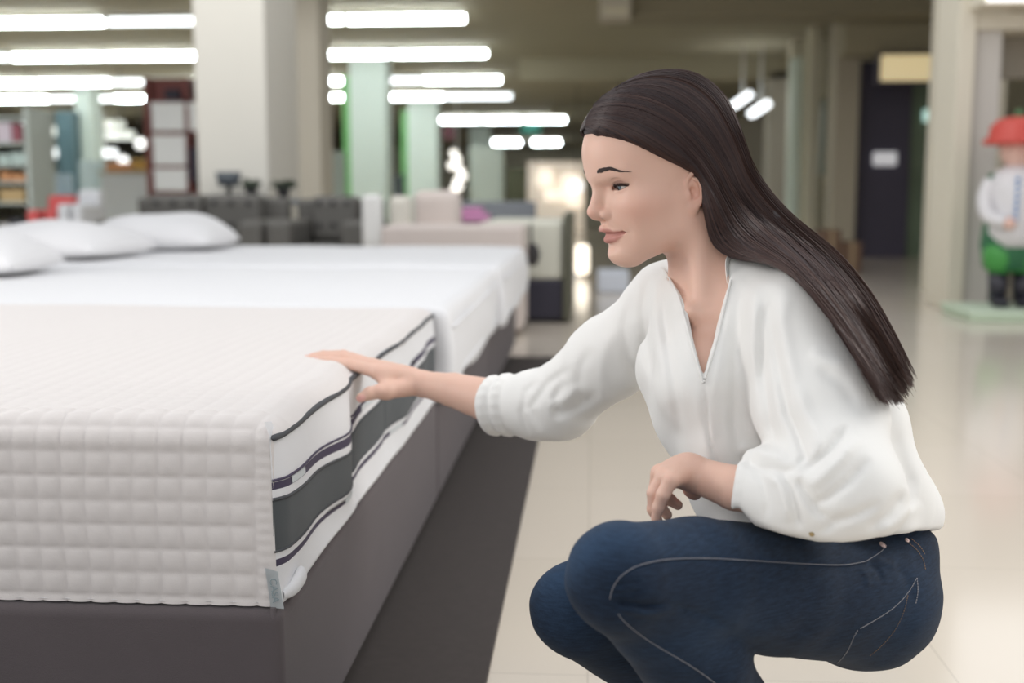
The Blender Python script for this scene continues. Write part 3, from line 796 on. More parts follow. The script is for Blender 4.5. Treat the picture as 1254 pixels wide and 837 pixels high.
tag(boxobj('folded_towels', (FX(158, y), FX(176, y), y + .1, y + .4, FZ(209, y), FZ(194, y)), M_or2, bev=.03), 'stack of mustard folded towels on the white counter', 'towels')
tag(boxobj('white_cabinet', (FX(48, 15), FX(70, 15), 15, 15.5, 0, FZ(212, 15)), mat('pale_blue_cabinet', srgb(190, 206, 220), .6), bev=.02), 'pale blue white cabinet left of the slate column', 'cabinet')
tag(boxobj('white_cabinet', (FX(98, 15), FX(118, 15), 15, 15.5, 0, FZ(196, 15)), mat('pale_mint_cabinet', srgb(196, 214, 216), .6), bev=.02), 'pale mint cabinet right of the slate column', 'cabinet')

# round lamps, far away
def globe(px, py, y, rad, m, label, group='round lamps in the far shops'):
    c = W(px, py, y)
    r = empty('globe_lamp', c, label, 'lamp', group)
    bobj('globe', lambda bm: ball(bm, c, rad, seg=16), m, r)
    bobj('cord', lambda bm: cyl(bm, (c[0], c[1], (c[2] + CEIL) / 2), .008, CEIL - c[2], 6), M_sofa_d, r)
Mg_w = glow('warm_globe', srgb(255, 225, 185), 1.4); Mg_c = glow('white_globe', (1, 1, .98, 1), 1.3)
globe(40, 208, 20, .09, Mg_w, 'warm round lamp above the coral chair')
globe(151, 197, 20, .09, Mg_c, 'white round lamp above the orange towels')
globe(172, 176, 26, .12, Mg_c, 'pale round lamp upper right of the orange towels')
for k, (px, py) in enumerate(((40, 147), (60, 160), (62, 187), (125, 187), (140, 165), (128, 152))):
    y = 30 + k * .3
    c = W(px, py, y)
    r = empty('panel_light', c, ['square far lamp high above the pale blue cabinet', 'dim square far lamp above the pale blue cabinet', 'bright square far lamp left of the slate column', 'bright square far lamp right of the slate column', 'dim wide far lamp right of the slate column', 'faint top far lamp right of the slate column'][k], 'ceiling light', 'square far lamps')
    w = .30 if k in (0, 2, 3) else .45
    boxobj('diffuser', (c[0] - w, c[0] + w, c[1], c[1] + .3, c[2] - .12, c[2] + .10), glow('far_panel_glow', (.95, 1, 1, 1), 1.6) if k in (0, 2, 3) else glow('dim_panel_glow', (.85, .9, .8, 1), .9), r, bev=.02)
    boxobj('mount', (c[0] - .02, c[0] + .02, c[1] + .1, c[1] + .2, c[2] + .1, max(c[2] + .2, CEIL)), M_fix, r)

# string of bright warm bulbs far behind
c0 = W(556, 240, 26)
r = empty('bulb_chandelier', c0, 'cascade of bright warm bulbs hanging far behind the beds', 'lamp')
M_bulb = glow('bright_bulb', (1, .95, .85, 1), 1.6)
for px, py in ((556, 188), (560, 196), (553, 203), (563, 208), (567, 216), (560, 222), (557, 231), (553, 238), (562, 229)):
    c = W(px, py, 26)
    bobj('bulb', lambda bm: ball(bm, c, .085, seg=12), M_bulb, r)
bobj('stem', lambda bm: cyl(bm, (W(560, 200, 26)[0], W(560, 200, 26)[1], 1.8), .015, 2.3, 8), M_fix, r)
# lit shop display at the end of the aisle
y = 24.0
r = empty('display_wall', (FX(690, y), y, 0), 'warm lit shop display wall at the end of the aisle', 'display')
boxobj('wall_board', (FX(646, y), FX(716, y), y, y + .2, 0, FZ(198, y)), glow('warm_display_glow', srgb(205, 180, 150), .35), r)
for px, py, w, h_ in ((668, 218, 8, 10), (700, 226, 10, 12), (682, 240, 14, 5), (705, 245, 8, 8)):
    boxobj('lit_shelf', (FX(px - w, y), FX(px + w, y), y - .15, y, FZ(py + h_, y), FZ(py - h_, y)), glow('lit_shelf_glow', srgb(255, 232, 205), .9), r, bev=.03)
globe(706, 228, 22, .13, Mg_c, 'bright round lamp in front of the warm display wall', 'lamps by the warm display')
tag(bobj('floor_glint', lambda bm: (box(bm, FX(705, 10.5), FX(722, 10.5), 10.5, 10.65, FZ(336, 10.5), FZ(300, 10.5), bev=.04)), glow('floor_glint_glow', srgb(255, 240, 215), 1.6)), 'bright reflection, added as a glowing block, on the aisle floor beyond the cream bed', 'lamp')  # reflected light built as a glowing block, no lamp stands here
tag(boxobj('storage_crate', (FX(733, 9), FX(772, 9), 9, 9.4, 0, FZ(332, 9)), mat('pale_blue_plastic', srgb(200, 205, 215), .5), bev=.02), 'pale blue white crate on the floor beyond the woman', 'crate')
tag(boxobj('wall_banner', (FX(638, 34), FX(662, 34), 34, 34.1, FZ(163, 34), FZ(133, 34)), mat('dark_green_banner', srgb(30, 105, 90), .7)), 'small dark green hanging banner between far ceiling tubes', 'sign')
tag(boxobj('wall_banner', (FX(543, 26), FX(557, 26), 26, 26.1, FZ(170, 26), FZ(155, 26)), mat('maroon_banner', srgb(95, 55, 62), .7)), 'small maroon hanging tag above the bulb cascade', 'sign')
tag(boxobj('wall_banner', (FX(386, 15), FX(398, 15), 15, 15.1, FZ(137, 15), FZ(122, 15)), mat('amber_banner', srgb(170, 120, 70), .7)), 'small amber hanging tag right of the white column', 'sign')
# tall grey panels between the columns
tag(boxobj('standing_screen', (FX(366, 12), FX(394, 12), 12, 12.2, 0, FZ(158, 12)), mat('grey_lilac_panel', srgb(178, 178, 182), .6), bev=.02), 'grey lilac standing panel right of the white column', 'panel')
tag(boxobj('standing_screen', (FX(401, 14), FX(420, 14), 14, 14.2, 0, FZ(186, 14)), mat('mint_grey_panel', srgb(176, 190, 182), .6), bev=.02), 'mint grey standing panel left of the green edged column', 'panel')
tag(boxobj('standing_screen', (FX(478, 20), FX(494, 20), 20, 20.2, 0, FZ(214, 20)), mat('slate_panel', srgb(96, 102, 108), .6), bev=.02), 'dark slate standing panel between the two mint columns', 'panel')
tag(boxobj('standing_screen', (FX(576, 18), FX(616, 18), 18, 18.2, 0, FZ(180, 18)), mat('pale_mint_panel', srgb(222, 234, 224), .6), bev=.02), 'pale mint standing panel right of the bulb cascade', 'panel')
tag(boxobj('standing_screen', (FX(620, 20), FX(644, 20), 20, 20.2, 0, FZ(205, 20)), mat('olive_grey_panel', srgb(110, 112, 88), .6), bev=.02), 'olive standing panel left of the warm display wall', 'panel')
# air-conditioning box at the ceiling
y = 12.4
r = empty('air_conditioner', (FX(752, y), y, FZ(8, y, 752)), 'pale ceiling air unit at the top middle of the photo', 'air conditioner')
boxobj('unit_body', (FX(733, y), FX(770, y), y, y + .5, FZ(20, y, 752), CEIL - .005), M_beige2, r, bev=.02)
boxobj('grille', (FX(737, y), FX(766, y), y - .01, y + .02, FZ(18, y, 752), FZ(8, y, 752)), M_olive, r)
# ------------------------------------------------------------------ smooth implicit surfaces (for the figure)
def smin(a, b, k):
    h = np.clip(0.5 + 0.5 * (b - a) / k, 0, 1)
    return b + (a - b) * h - k * h * (1 - h)
def smax(a, b, k): return -smin(-a, -b, k)
def rc(P, a, b, ra, rb):
    a = np.asarray(a, float); b = np.asarray(b, float); ab = b - a
    t = np.clip(((P - a) @ ab) / (ab @ ab), 0, 1)
    return np.linalg.norm(P - a - t[:, None] * ab, axis=1) - (ra + (rb - ra) * t)
def el(P, c, r, R=None):
    Q = P - np.asarray(c, float)
    if R is not None: Q = Q @ R          # columns of R are the ellipsoid axes
    r = np.asarray(r, float)
    k0 = np.linalg.norm(Q / r, axis=1); k1 = np.linalg.norm(Q / (r * r), axis=1) + 1e-9
    return k0 * (k0 - 1) / k1
class Field:
    def __init__(s): s.ops = []
    def add(s, fn, lo, hi, k=0.01, op='u'):
        s.ops.append((fn, np.asarray(lo, float), np.asarray(hi, float), k, op))
    def cone(s, a, b, ra, rb, k=0.01, op='u'):
        a = np.asarray(a, float); b = np.asarray(b, float); m = max(ra, rb) + k + .03
        s.add(lambda P: rc(P, a, b, ra, rb), np.minimum(a, b) - m, np.maximum(a, b) + m, k, op)
    def chain(s, pts, rs, k=0.01, op='u'):
        for i in range(len(pts) - 1): s.cone(pts[i], pts[i + 1], rs[i], rs[i + 1], k, op)
    def ell(s, c, r, R=None, k=0.01, op='u'):
        m = max(r) + k + .03; c = np.asarray(c, float)
        s.add(lambda P: el(P, c, r, R), c - m, c + m, k, op)
    def bump(s, fn, lo, hi): s.add(fn, lo, hi, 0, 'b')
    def __call__(s, P):
        d = np.full(len(P), 1.0)
        for fn, lo, hi, k, op in s.ops:
            m = np.all((P > lo) & (P < hi), axis=1)
            if not m.any(): continue
            i = np.nonzero(m)[0]
            v = fn(P[i])
            if op == 'u': d[i] = smin(d[i], v, k) if k > 0 else np.minimum(d[i], v)
            elif op == 's': d[i] = smax(d[i], -v, k)
            elif op == 'i': d[i] = smax(d[i], v, k)
            elif op == 'b': d[i] = d[i] - v
        return d
def surf(field, lo, hi, h, B=8, slack=1.0):
    """surface nets on sparse blocks; returns vertices, quads"""
    lo = np.asarray(lo, float); hi = np.asarray(hi, float)
    n = np.ceil((hi - lo) / (h * B)).astype(int)
    g = np.stack(np.meshgrid(*[np.arange(k) for k in n], indexing='ij'), -1).reshape(-1, 3)
    cen = lo + (g + .5) * h * B
    d = np.concatenate([field(c) for c in np.array_split(cen, max(1, len(cen) // 200000 + 1))])
    act = g[np.abs(d) < h * B * .87 * 1.35 * slack + .006]
    c = np.stack(np.meshgrid(*[np.arange(B + 1)] * 3, indexing='ij'), -1).reshape(-1, 3)
    big = n * B + 2
    def key(I): return (I[..., 0].astype(np.int64) * big[1] + I[..., 1]) * big[2] + I[..., 2]
    K, VV, E = [], [], []
    corner = np.stack(np.meshgrid([0, 1], [0, 1], [0, 1], indexing='ij'), -1).reshape(-1, 3)
    edges = [(i, j) for i in range(8) for j in range(i + 1, 8) if np.abs(corner[i] - corner[j]).sum() == 1]
    for blk in np.array_split(act, max(1, len(act) // 600 + 1)):
        I = blk[:, None, :] * B + c[None]
        D = field((lo + I.reshape(-1, 3) * h)).reshape(len(blk), B + 1, B + 1, B + 1)
        D = np.where(D == 0, 1e-9, D)
        S = D < 0
        cs = [D[:, x:B + x, y:B + y, z:B + z] for x, y, z in corner]
        sg = [q < 0 for q in cs]
        cnt = sum(q.astype(int) for q in sg)
        m = (cnt > 0) & (cnt < 8)
        if m.any():
            acc = np.zeros((m.sum(), 3)); num = np.zeros(m.sum())
            vals = [q[m] for q in cs]
            for i, j in edges:
                a, b = vals[i], vals[j]; x = (a < 0) != (b < 0)
                t = np.where(x, a / np.where(x, a - b, 1), 0)
                acc += np.where(x[:, None], corner[i] + t[:, None] * (corner[j] - corner[i]), 0); num += x
            bi, xi, yi, zi = np.nonzero(m)
            base = blk[bi] * B + np.stack([xi, yi, zi], -1)
            K.append(key(base)); VV.append(lo + (base + acc / num[:, None]) * h)
        for ax in range(3):
            sl0 = [slice(0, B)] * 3; sl1 = list(sl0); sl1[ax] = slice(1, B + 1)
            x = S[(slice(None), *sl0)] != S[(slice(None), *sl1)]
            bi, xi, yi, zi = np.nonzero(x)
            p = np.stack([xi, yi, zi], -1)
            E.append(np.concatenate([blk[bi] * B + p, np.full((len(bi), 1), ax), S[bi, xi, yi, zi][:, None].astype(int)], 1))
    K = np.concatenate(K); VV = np.concatenate(VV); E = np.concatenate(E)
    o = np.argsort(K); K = K[o]; VV = VV[o]
    F4 = []
    for ax in range(3):
        e = E[E[:, 3] == ax]; u, v = (ax + 1) % 3, (ax + 2) % 3
        q = []
        for du, dv in ((0, 0), (1, 0), (1, 1), (0, 1)):
            b = e[:, :3].copy(); b[:, u] -= du; b[:, v] -= dv
            kk = key(b); ii = np.searchsorted(K, kk); ii = np.clip(ii, 0, len(K) - 1)
            q.append(np.where(K[ii] == kk, ii, -1))
        q = np.stack(q, -1); ok = (q >= 0).all(1); q = q[ok]; s = e[ok, 4]
        q = np.where((s == 1)[:, None], q, q[:, ::-1])
        F4.append(q)
    return VV, np.concatenate(F4)
def relax(V, F4, it=2, lam=.5):
    n = len(V); V = V.copy()
    e = np.concatenate([F4[:, [0, 1]], F4[:, [1, 2]], F4[:, [2, 3]], F4[:, [3, 0]]])
    cnt = np.maximum(np.bincount(e[:, 0], minlength=n) + np.bincount(e[:, 1], minlength=n), 1)[:, None]
    for k in range(it):
        for l in (lam, -lam * 1.04):
            acc = np.stack([np.bincount(e[:, 0], V[e[:, 1], c], n) + np.bincount(e[:, 1], V[e[:, 0], c], n) for c in range(3)], 1)
            V += l * (acc / cnt - V)
    return V
def px_of(P):
    Q = P - Cv; d = Q @ Fv
    return 627 + FPX * (Q @ Rv) / d, 418.5 - FPX * (Q @ Uv) / d, d
def gauss(P, c, s): return np.exp(-(((P - np.asarray(c)) / np.asarray(s)) ** 2).sum(1))
def polyline_dist(x, y, pts):
    best = np.full(len(x), 1e9); tb = np.zeros(len(x)); n = len(pts) - 1; side = np.zeros(len(x))
    for i in range(n):
        ax, ay = pts[i]; bx, by = pts[i + 1]; vx, vy = bx - ax, by - ay; L = vx * vx + vy * vy
        t = np.clip(((x - ax) * vx + (y - ay) * vy) / L, 0, 1)
        d = np.hypot(x - ax - t * vx, y - ay - t * vy); m = d < best
        best = np.where(m, d, best); tb = np.where(m, (i + t) / n, tb)
        side = np.where(m, np.sign(vx * (y - ay) - vy * (x - ax)), side)
    return best, tb, side
def poly_sd(x, y, pts):
    """signed distance (negative inside) to a closed polygon"""
    d, _, _ = polyline_dist(x, y, list(pts) + [pts[0]])
    ins = np.zeros(len(x), bool); n = len(pts)
    for i in range(n):
        (ax, ay), (bx, by) = pts[i], pts[(i + 1) % n]
        c = (ay > y) != (by > y)
        with np.errstate(divide='ignore', invalid='ignore'):
            ins ^= c & (x < (bx - ax) * (y - ay) / (by - ay if by != ay else 1e-9) + ax)
    return np.where(ins, -d, d)
# ------------------------------------------------------------------ the crouching woman
import time as _time
_t0 = _time.time()
LOWRES = 1.0
Fh = np.array([-math.sin(CAM_YAW), math.cos(CAM_YAW), 0.0]); Zv = np.array([0, 0, 1.0])
# head frame: x forward, y her left (towards the camera), z up
HEAD_TH, HEAD_TILT = math.radians(17.5), math.radians(11)
_f = -math.cos(HEAD_TH) * Rv - math.sin(HEAD_TH) * Fh
_l = np.cross(Zv, _f)
Hx = math.cos(HEAD_TILT) * _f - math.sin(HEAD_TILT) * Zv
Hz = math.cos(HEAD_TILT) * Zv + math.sin(HEAD_TILT) * _f
HR = np.stack([Hx, _l, Hz], 1)             # columns: local axes in world
HO = W(810, 215.5, 1.45)
def h2w(p): return HO + np.asarray(p, float) @ HR.T
def w2h(P): return (P - HO) @ HR

# ---------------- skin materials
def skin_material():
    m = mat('skin', srgb(222, 183, 165), .48, var=.03, vscale=30, bump=.06, bscale=900, sss=.12, spec=.35)
    nt = m.node_tree; b = nt.nodes['Principled BSDF']
    base = b.inputs['Base Color'].links[0].from_socket
    for attr, colr, fac in (('lip', srgb(184, 118, 112), .75), ('nail', srgb(226, 172, 165), .9), ('blush', srgb(208, 138, 120), .28), ('lid', srgb(140, 100, 90), .6)):
        at = nt.nodes.new('ShaderNodeAttribute'); at.attribute_name = attr
        mul = nt.nodes.new('ShaderNodeMath'); mul.operation = 'MULTIPLY'; mul.inputs[1].default_value = fac
        nt.links.new(at.outputs['Fac'], mul.inputs[0])
        mx = nt.nodes.new('ShaderNodeMix'); mx.data_type = 'RGBA'
        nt.links.new(mul.outputs[0], mx.inputs[0]); nt.links.new(base, mx.inputs[6]); mx.inputs[7].default_value = colr
        base = mx.outputs[2]
    nt.links.new(base, b.inputs['Base Color'])
    return m
M_skin = skin_material()

# ---------------- head (local coordinates)
EYE = np.array([.0605, .0297, 0.0005]); ER = .0138
def eye_local(P, sgn):
    Q = P - EYE * np.array([1, sgn, 1])
    Q = Q * np.array([1, sgn, 1])
    a = math.radians(9)                      # eyes turn outward a little
    return np.stack([Q[:, 0] * math.cos(a) + Q[:, 1] * math.sin(a), -Q[:, 0] * math.sin(a) + Q[:, 1] * math.cos(a), Q[:, 2]], 1)
EYW = math.radians(60)
def lids(az):
    u = np.clip(az / EYW, -1, 1)
    up = np.radians(-3 + 2 * u + 10 * (1 - u * u)); low = np.radians(-3 + 2 * u - 13.5 * (1 - np.abs(u) ** 2.6))
    return (up + low) / 2, (up - low) / 2
def build_head():
    f = Field()
    f.ell((-.004, 0, .032), (.092, .072, .083))
    f.ell((.036, 0, .036), (.060, .060, .060), k=.02)
    f.ell((.026, 0, -.015), (.056, .058, .066), k=.02)
    f.ell((.0585, 0, -.042), (.030, .031, .030), k=.018)
    f.ell((.0665, 0, -.083), (.0215, .021, .018), k=.016)
    for s in (1, -1):
        f.cone((.004, s * .045, -.058), (.060, s * .014, -.086), .017, .015, k=.018)
        f.cone((.000, s * .050, -.030), (.004, s * .046, -.058), .018, .016, k=.018)
        f.ell((.042, s * .041, -.026), (.028, .021, .019), k=.02)
        f.ell((.036, s * .030, -.052), (.034, .024, .032), k=.02)
        f.cone((.0835, s * .007, .0150), (.066, s * .040, .0190), .0085, .0085, k=.014)
    # floor of the mouth / under the chin
    f.ell((.030, 0, -.066), (.042, .034, .022), k=.02)
    # eye sockets
    for s in (1, -1):
        f.bump(lambda P, s=s: -.0065 * gauss(P, (.076, s * .029, -.001), (.014, .017, .012)), (.04, -.06, -.04), (.11, .06, .04))
        f.bump(lambda P, s=s: -.0030 * gauss(P, (.083, s * .013, .002), (.010, .007, .012)), (.05, -.05, -.04), (.11, .05, .04))
        f.bump(lambda P, s=s: -.0022 * gauss(P, (.066, s * .034, -.052), (.02, .010, .018)), (.02, -.07, -.09), (.10, .07, -.01))
        f.bump(lambda P, s=s: .0020 * gauss(P, (.062, s * .036, -.022), (.02, .014, .012)), (.02, -.07, -.06), (.10, .07, .02))
        f.bump(lambda P, s=s: -.0030 * gauss(P, (.030, s * .066, .022), (.026, .016, .022)), (-.03, -.1, -.03), (.09, .1, .08))
    # eyelid ball
    for s in (1, -1):
        f.add(lambda P, s=s: np.linalg.norm(P - EYE * np.array([1, s, 1]), axis=1) - (ER + .0017), (.04, -.055, -.02), (.09, .055, .02), .0035)
        # crease of the upper lid
        def crease(P, s=s):
            q = eye_local(P, s); r = np.linalg.norm(q, axis=1) + 1e-9
            az = np.arctan2(q[:, 1], q[:, 0]); elv = np.arcsin(np.clip(q[:, 2] / r, -1, 1))
            c = math.radians(30) - .35 * az ** 2
            return -.0013 * np.exp(-((elv - c) / .10) ** 2) * np.exp(-(az / .75) ** 4) * (r < .024)
        f.bump(crease, (.04, -.06, -.025), (.09, .06, .025))
        def opening(P, s=s):
            q = eye_local(P, s); r = np.linalg.norm(q, axis=1) + 1e-9
            az = np.arctan2(q[:, 1], q[:, 0]); elv = np.arcsin(np.clip(q[:, 2] / r, -1, 1))
            w = EYW; mid, hh = lids(az)
            d2 = (np.abs(elv - mid) - hh) * r
            d2 = np.where(np.abs(az) > w, .004, d2)
            return np.maximum(d2, r - .0195)
        f.add(opening, (.05, -.055, -.018), (.09, .055, .018), .0006, 's')
    # nose
    f.cone((.0825, 0, .008), (.0975, 0, -.0235), .0060, .0070, k=.009)
    f.ell((.0965, 0, -.0272), (.0104, .0088, .0080), k=.005)
    for s in (1, -1):
        f.ell((.0855, s * .0112, -.0318), (.0098, .0066, .0070), k=.0045)
        f.bump(lambda P, s=s: -.0026 * gauss(P, (.0775, s * .0175, -.0310), (.006, .0045, .008)), (.05, -.05, -.06), (.11, .05, .01))
        f.ell((.0905, s * .0060, -.0385), (.0048, .0028, .0042), k=.002, op='s')
    f.cone((.0970, 0, -.0335), (.0850, 0, -.0395), .0042, .0040, k=.005)
    # philtrum, lips
    f.bump(lambda P: -.0012 * gauss(P, (.092, 0, -.043), (.01, .0028, .006)), (.07, -.02, -.06), (.11, .02, -.03))
    f.chain([(.0655, -.0305, -.0560), (.0800, -.015, -.0542), (.0890, -.004, -.0508), (.0886, 0, -.0516), (.0890, .004, -.0508), (.0800, .015, -.0542), (.0655, .0305, -.0560)],
            [.0022, .0036, .0044, .0042, .0044, .0036, .0022], k=.0035)
    f.chain([(.0655, -.0290, -.0580), (.0785, -.014, -.0630), (.0850, 0, -.0645), (.0785, .014, -.0630), (.0655, .0290, -.0580)],
            [.0022, .0040, .0055, .0040, .0022], k=.0035)
    f.chain([(.0680, -.0318, -.0562), (.0845, -.013, -.0582), (.0935, 0, -.0574), (.0845, .013, -.0582), (.0680, .0318, -.0562)],
            [.0010, .0030, .0044, .0030, .0010], k=.0010, op='s')
    f.bump(lambda P: -.0045 * gauss(P, (.088, 0, -.0755), (.012, .016, .0055)), (.06, -.04, -.10), (.12, .04, -.05))
    for s in (1, -1):
        f.bump(lambda P, s=s: -.0016 * gauss(P, (.062, s * .0345, -.0560), (.008, .004, .006)), (.04, -.05, -.08), (.10, .05, -.04))
        f.bump(lambda P, s=s: -.0011 * np.exp(-(np.abs((P[:, 1] * s - .0155) * .75 - (-.034 - P[:, 2]) * .42) / .0028) ** 2) * gauss(P, (.074, s * .022, -.046), (.02, .014, .012)), (.05, -.05, -.07), (.10, .05, -.02))
    # ears
    for s in (1, -1):
        def E(x, z, o=0): # ear plane: x back/forward, z up relative to ear centre
            x, z = x * .74 - z * .13, z * .82
            return (-.0075 + x, s * (.0695 - x * .36 + o), -.0205 + z)
        f.ell(E(-.001, 0, -.003), (.0110, .0036, .0205), R=np.array([[.93, .36 * s, 0], [-.36 * s, .93, 0], [0, 0, 1]]).astype(float), k=.006)
        hel = catmull([E(.0115, .002, -.001), E(.0115, .014, .000), E(.006, .0245, .002), E(-.003, .0285, .0035), E(-.0115, .0245, .004), E(-.0160, .013, .004), E(-.0155, -.001, .003), E(-.0115, -.014, .0015), E(-.005, -.0235, .0)], 18)
        f.chain(list(hel), list(np.interp(np.linspace(0, 1, 18), [0, .3, .6, 1], [.0020, .0028, .0030, .0036])), k=.0015)
        f.ell(E(.0010, -.0250, -.0005), (.0058, .0038, .0072), k=.005)
        ah = catmull([E(.001, .018, .001), E(-.0060, .013, .0025), E(-.0090, .003, .003), E(-.0070, -.009, .0022), E(.000, -.0150, .0018)], 9)
        f.chain(list(ah), [.0016, .0020, .0023, .0025, .0026, .0026, .0025, .0023, .0018], k=.0025)
        f.ell(E(.0015, -.001, .0045), (.0058, .0062, .0100), k=.003, op='s')
        f.ell(E(.0015, -.0005, .001), (.0040, .0060, .0050), k=.002, op='s')
        f.ell(E(.0085, -.005, .0015), (.0030, .0032, .0055), k=.003)
        f.ell(E(-.0125, .008, .0065), (.0013, .003, .013), k=.002, op='s')
    return f
headF = build_head()

# ---------------- joints (photo column, row, distance)
NECK0, NECK1 = W(852, 268, 1.462), W(882, 352, 1.475)
SHN, ELN, WRN = W(978, 405, 1.355), W(1040, 618, 1.21), W(850, 581, 1.315)
SHF, ELF, WRF = W(820, 378, 1.60), W(668, 500, 1.745), W(516, 470, 1.865)

torso = [  # a, b, ra, rb, k
    (W(972, 402, 1.37), W(905, 375, 1.47), .062, .070, .03),
    (W(905, 375, 1.47), W(822, 376, 1.60), .070, .055, .03),
    (W(900, 398, 1.48), W(925, 480, 1.48), .098, .110, .04),
    (W(925, 480, 1.48), W(975, 570, 1.48), .110, .108, .04),
    (W(975, 570, 1.48), W(1045, 622, 1.48), .108, .098, .04),
    (W(1000, 430, 1.44), W(1035, 520, 1.45), .060, .072, .04),
]
def torso_field(f, dr, kk=0.0):
    for a, b, ra, rb, k in torso: f.cone(a, b, ra + dr, rb + dr, k + kk)
    # bust
    f.ell(W(868, 462, 1.40), (.062 + dr, .058 + dr, .062 + dr), k=.04)
    f.ell(W(838, 452, 1.49), (.058 + dr, .056 + dr, .060 + dr), k=.04)

bodyF = Field()
lo_h, hi_h = HO - .17, HO + .17
bodyF.add(lambda P: headF(w2h(P)), lo_h, hi_h, .0)
bodyF.cone(NECK0, NECK1, .050, .052, k=.022)
bodyF.cone(NECK1, W(895, 395, 1.49), .055, .075, k=.03)
# sternomastoid and collarbones
bodyF.cone(W(852, 275, 1.425), W(860, 372, 1.405), .009, .007, k=.03)
bodyF.cone(W(862, 386, 1.40), W(925, 378, 1.405), .006, .006, k=.014)
bodyF.cone(W(846, 382, 1.40), W(815, 368, 1.50), .007, .010, k=.012)
for a, b, ra, rb, k in torso[:4]: bodyF.cone(a, b, ra - .013, rb - .013, k)
bodyF.ell(W(868, 462, 1.40), (.050, .046, .050), k=.03)
bodyF.ell(W(838, 452, 1.49), (.046, .044, .048), k=.03)
# near arm
bodyF.chain([SHN, ELN], [.045, .030], k=.02)
bodyF.chain([ELN, W(960, 606, 1.245), W(900, 598, 1.275), WRN], [.029, .028, .0250, .0200], k=.003)
# far arm
bodyF.chain([SHF, ELF], [.044, .036], k=.02)
bodyF.chain([ELF, W(600, 491, 1.80), W(555, 478, 1.838), WRF], [.037, .0350, .0275, .0200], k=.003)
HT_ = HT
def on_top(px, py, rad):      # a fingertip resting on the mattress top
    v = W(px, py, 1.0) - Cv
    d = (HT_ + rad + .002 - H) / v[2]
    return Cv + v * d
def hand_far():
    f = bodyF
    w = WRF
    mcps = [W(462, 456, 1.862), W(455, 449.5, 1.882), W(455, 447, 1.902), W(459, 447, 1.920)]
    f.chain([w, W(488, 462, 1.868)], [.0200, .0165], k=.010)
    for m_, r_ in zip(mcps, (.0120, .0122, .0115, .0105)):
        f.cone(W(500, 466, 1.872), m_, .0165, r_, k=.012)
    f.cone(W(478, 460, 1.862), W(472, 456, 1.90), .013, .012, k=.012)
    idx = [mcps[0], W(428, 446.5, 1.885), W(403, 442.5, 1.905), W(388, 441.2, 1.918)]
    mid = [mcps[1], W(420, 438.0, 1.905), W(392, 437.5, 1.93), W(375, 439.2, 1.945)]
    rin = [mcps[2], W(421, 435.0, 1.928), W(396, 434.6, 1.95), W(382, 436.2, 1.962)]
    pin = [mcps[3], W(430, 437, 1.945), W(412, 436.0, 1.96), W(400, 437.0, 1.97)]
    for ch, sc in ((idx, 1.0), (mid, 1.0), (rin, .96), (pin, .86)):
        f.chain(ch, [.0112 * sc, .0088 * sc, .0074 * sc, .0056 * sc], k=.003)
    th = [W(500, 474, 1.856), W(473, 480, 1.836), W(453, 482, 1.826), W(442, 487.5, 1.820)]
    f.chain(th, [.0160, .0118, .0098, .0078], k=.006)
    f.cone(W(473, 478, 1.84), W(470, 461, 1.858), .0095, .010, k=.014)
    f.ell(W(464, 478.5, 1.828), (.010, .010, .009), k=.006)
    return dict(idx=idx, mid=mid, rin=rin, pin=pin, th=th)
HFj = hand_far()
def hand_near():
    f = bodyF
    w = WRN
    mcps = [W(822, 588, 1.262), W(813, 583, 1.280), W(808, 580, 1.299), W(808, 580, 1.318)]   # little, ring, middle, index
    f.cone(w, W(836, 577, 1.312), .0192, .0150, k=.010)
    for m_, r_ in zip(mcps, (.0092, .0100, .0104, .0104)):
        f.cone(W(842, 577, 1.305), m_, .0145, r_, k=.012)
    lit = [mcps[0], W(812, 606, 1.262), W(806, 622, 1.268), W(803, 636, 1.272)]
    rin = [mcps[1], W(801, 604, 1.280), W(800, 624, 1.285), W(806, 640, 1.290)]
    mid = [mcps[2], W(802, 602, 1.304), W(808, 620, 1.312), W(817, 631, 1.312)]
    ind = [mcps[3], W(808, 600, 1.325), W(820, 612, 1.332), W(830, 619, 1.332)]
    for ch, sc in ((lit, .92), (rin, .98), (mid, 1.0), (ind, 1.0)):
        f.chain(ch, [.0098 * sc, .0080 * sc, .0070 * sc, .0058 * sc], k=.003)
    th = [W(850, 583, 1.322), W(846, 592, 1.335), W(848, 600, 1.338), W(851, 604, 1.338)]
    f.chain(th, [.0150, .0112, .0094, .0082], k=.006)
    return dict(th=th)
HNj = hand_near()

def body_mesh():
    lo = np.minimum.reduce([HO - .16, W(360, 500, 1.97), W(760, 640, 1.2), W(1080, 650, 1.15), W(700, 660, 1.6)]) - .03
    hi = np.maximum.reduce([HO + .16, W(1080, 400, 1.2), W(1000, 380, 1.65), W(620, 430, 2.0)]) + .03
    V, Q = surf(bodyF, lo, hi, .00135 * LOWRES)
    V = relax(V, Q, 2)
    return V, Q
V, Q = body_mesh()
print('body', len(V), _time.time() - _t0)
PW = empty('woman', W(960, 900, 1.42) * np.array([1, 1, 0]), 'crouching woman with long dark hair, white blouse and blue jeans, hand on the mattress', 'person')
PL = np.array(PW.location)
me = npmesh('body', V - PL, Q)
def set_attr(me, name, vals):
    a = me.attributes.new(name, 'FLOAT', 'POINT'); a.data.foreach_set('value', np.asarray(vals, np.float32))
L = w2h(V)
def chain_dist(P, pts):
    return np.min([np.linalg.norm(P - np.array(a) - np.clip(((P - np.array(a)) @ (np.array(b) - np.array(a))) / ((np.array(b) - np.array(a)) @ (np.array(b) - np.array(a))), 0, 1)[:, None] * (np.array(b) - np.array(a)), axis=1) for a, b in zip(pts[:-1], pts[1:])], axis=0)
near_head = np.abs(L).max(1) < .15
lip = np.zeros(len(V)); ii = np.nonzero(near_head)[0]
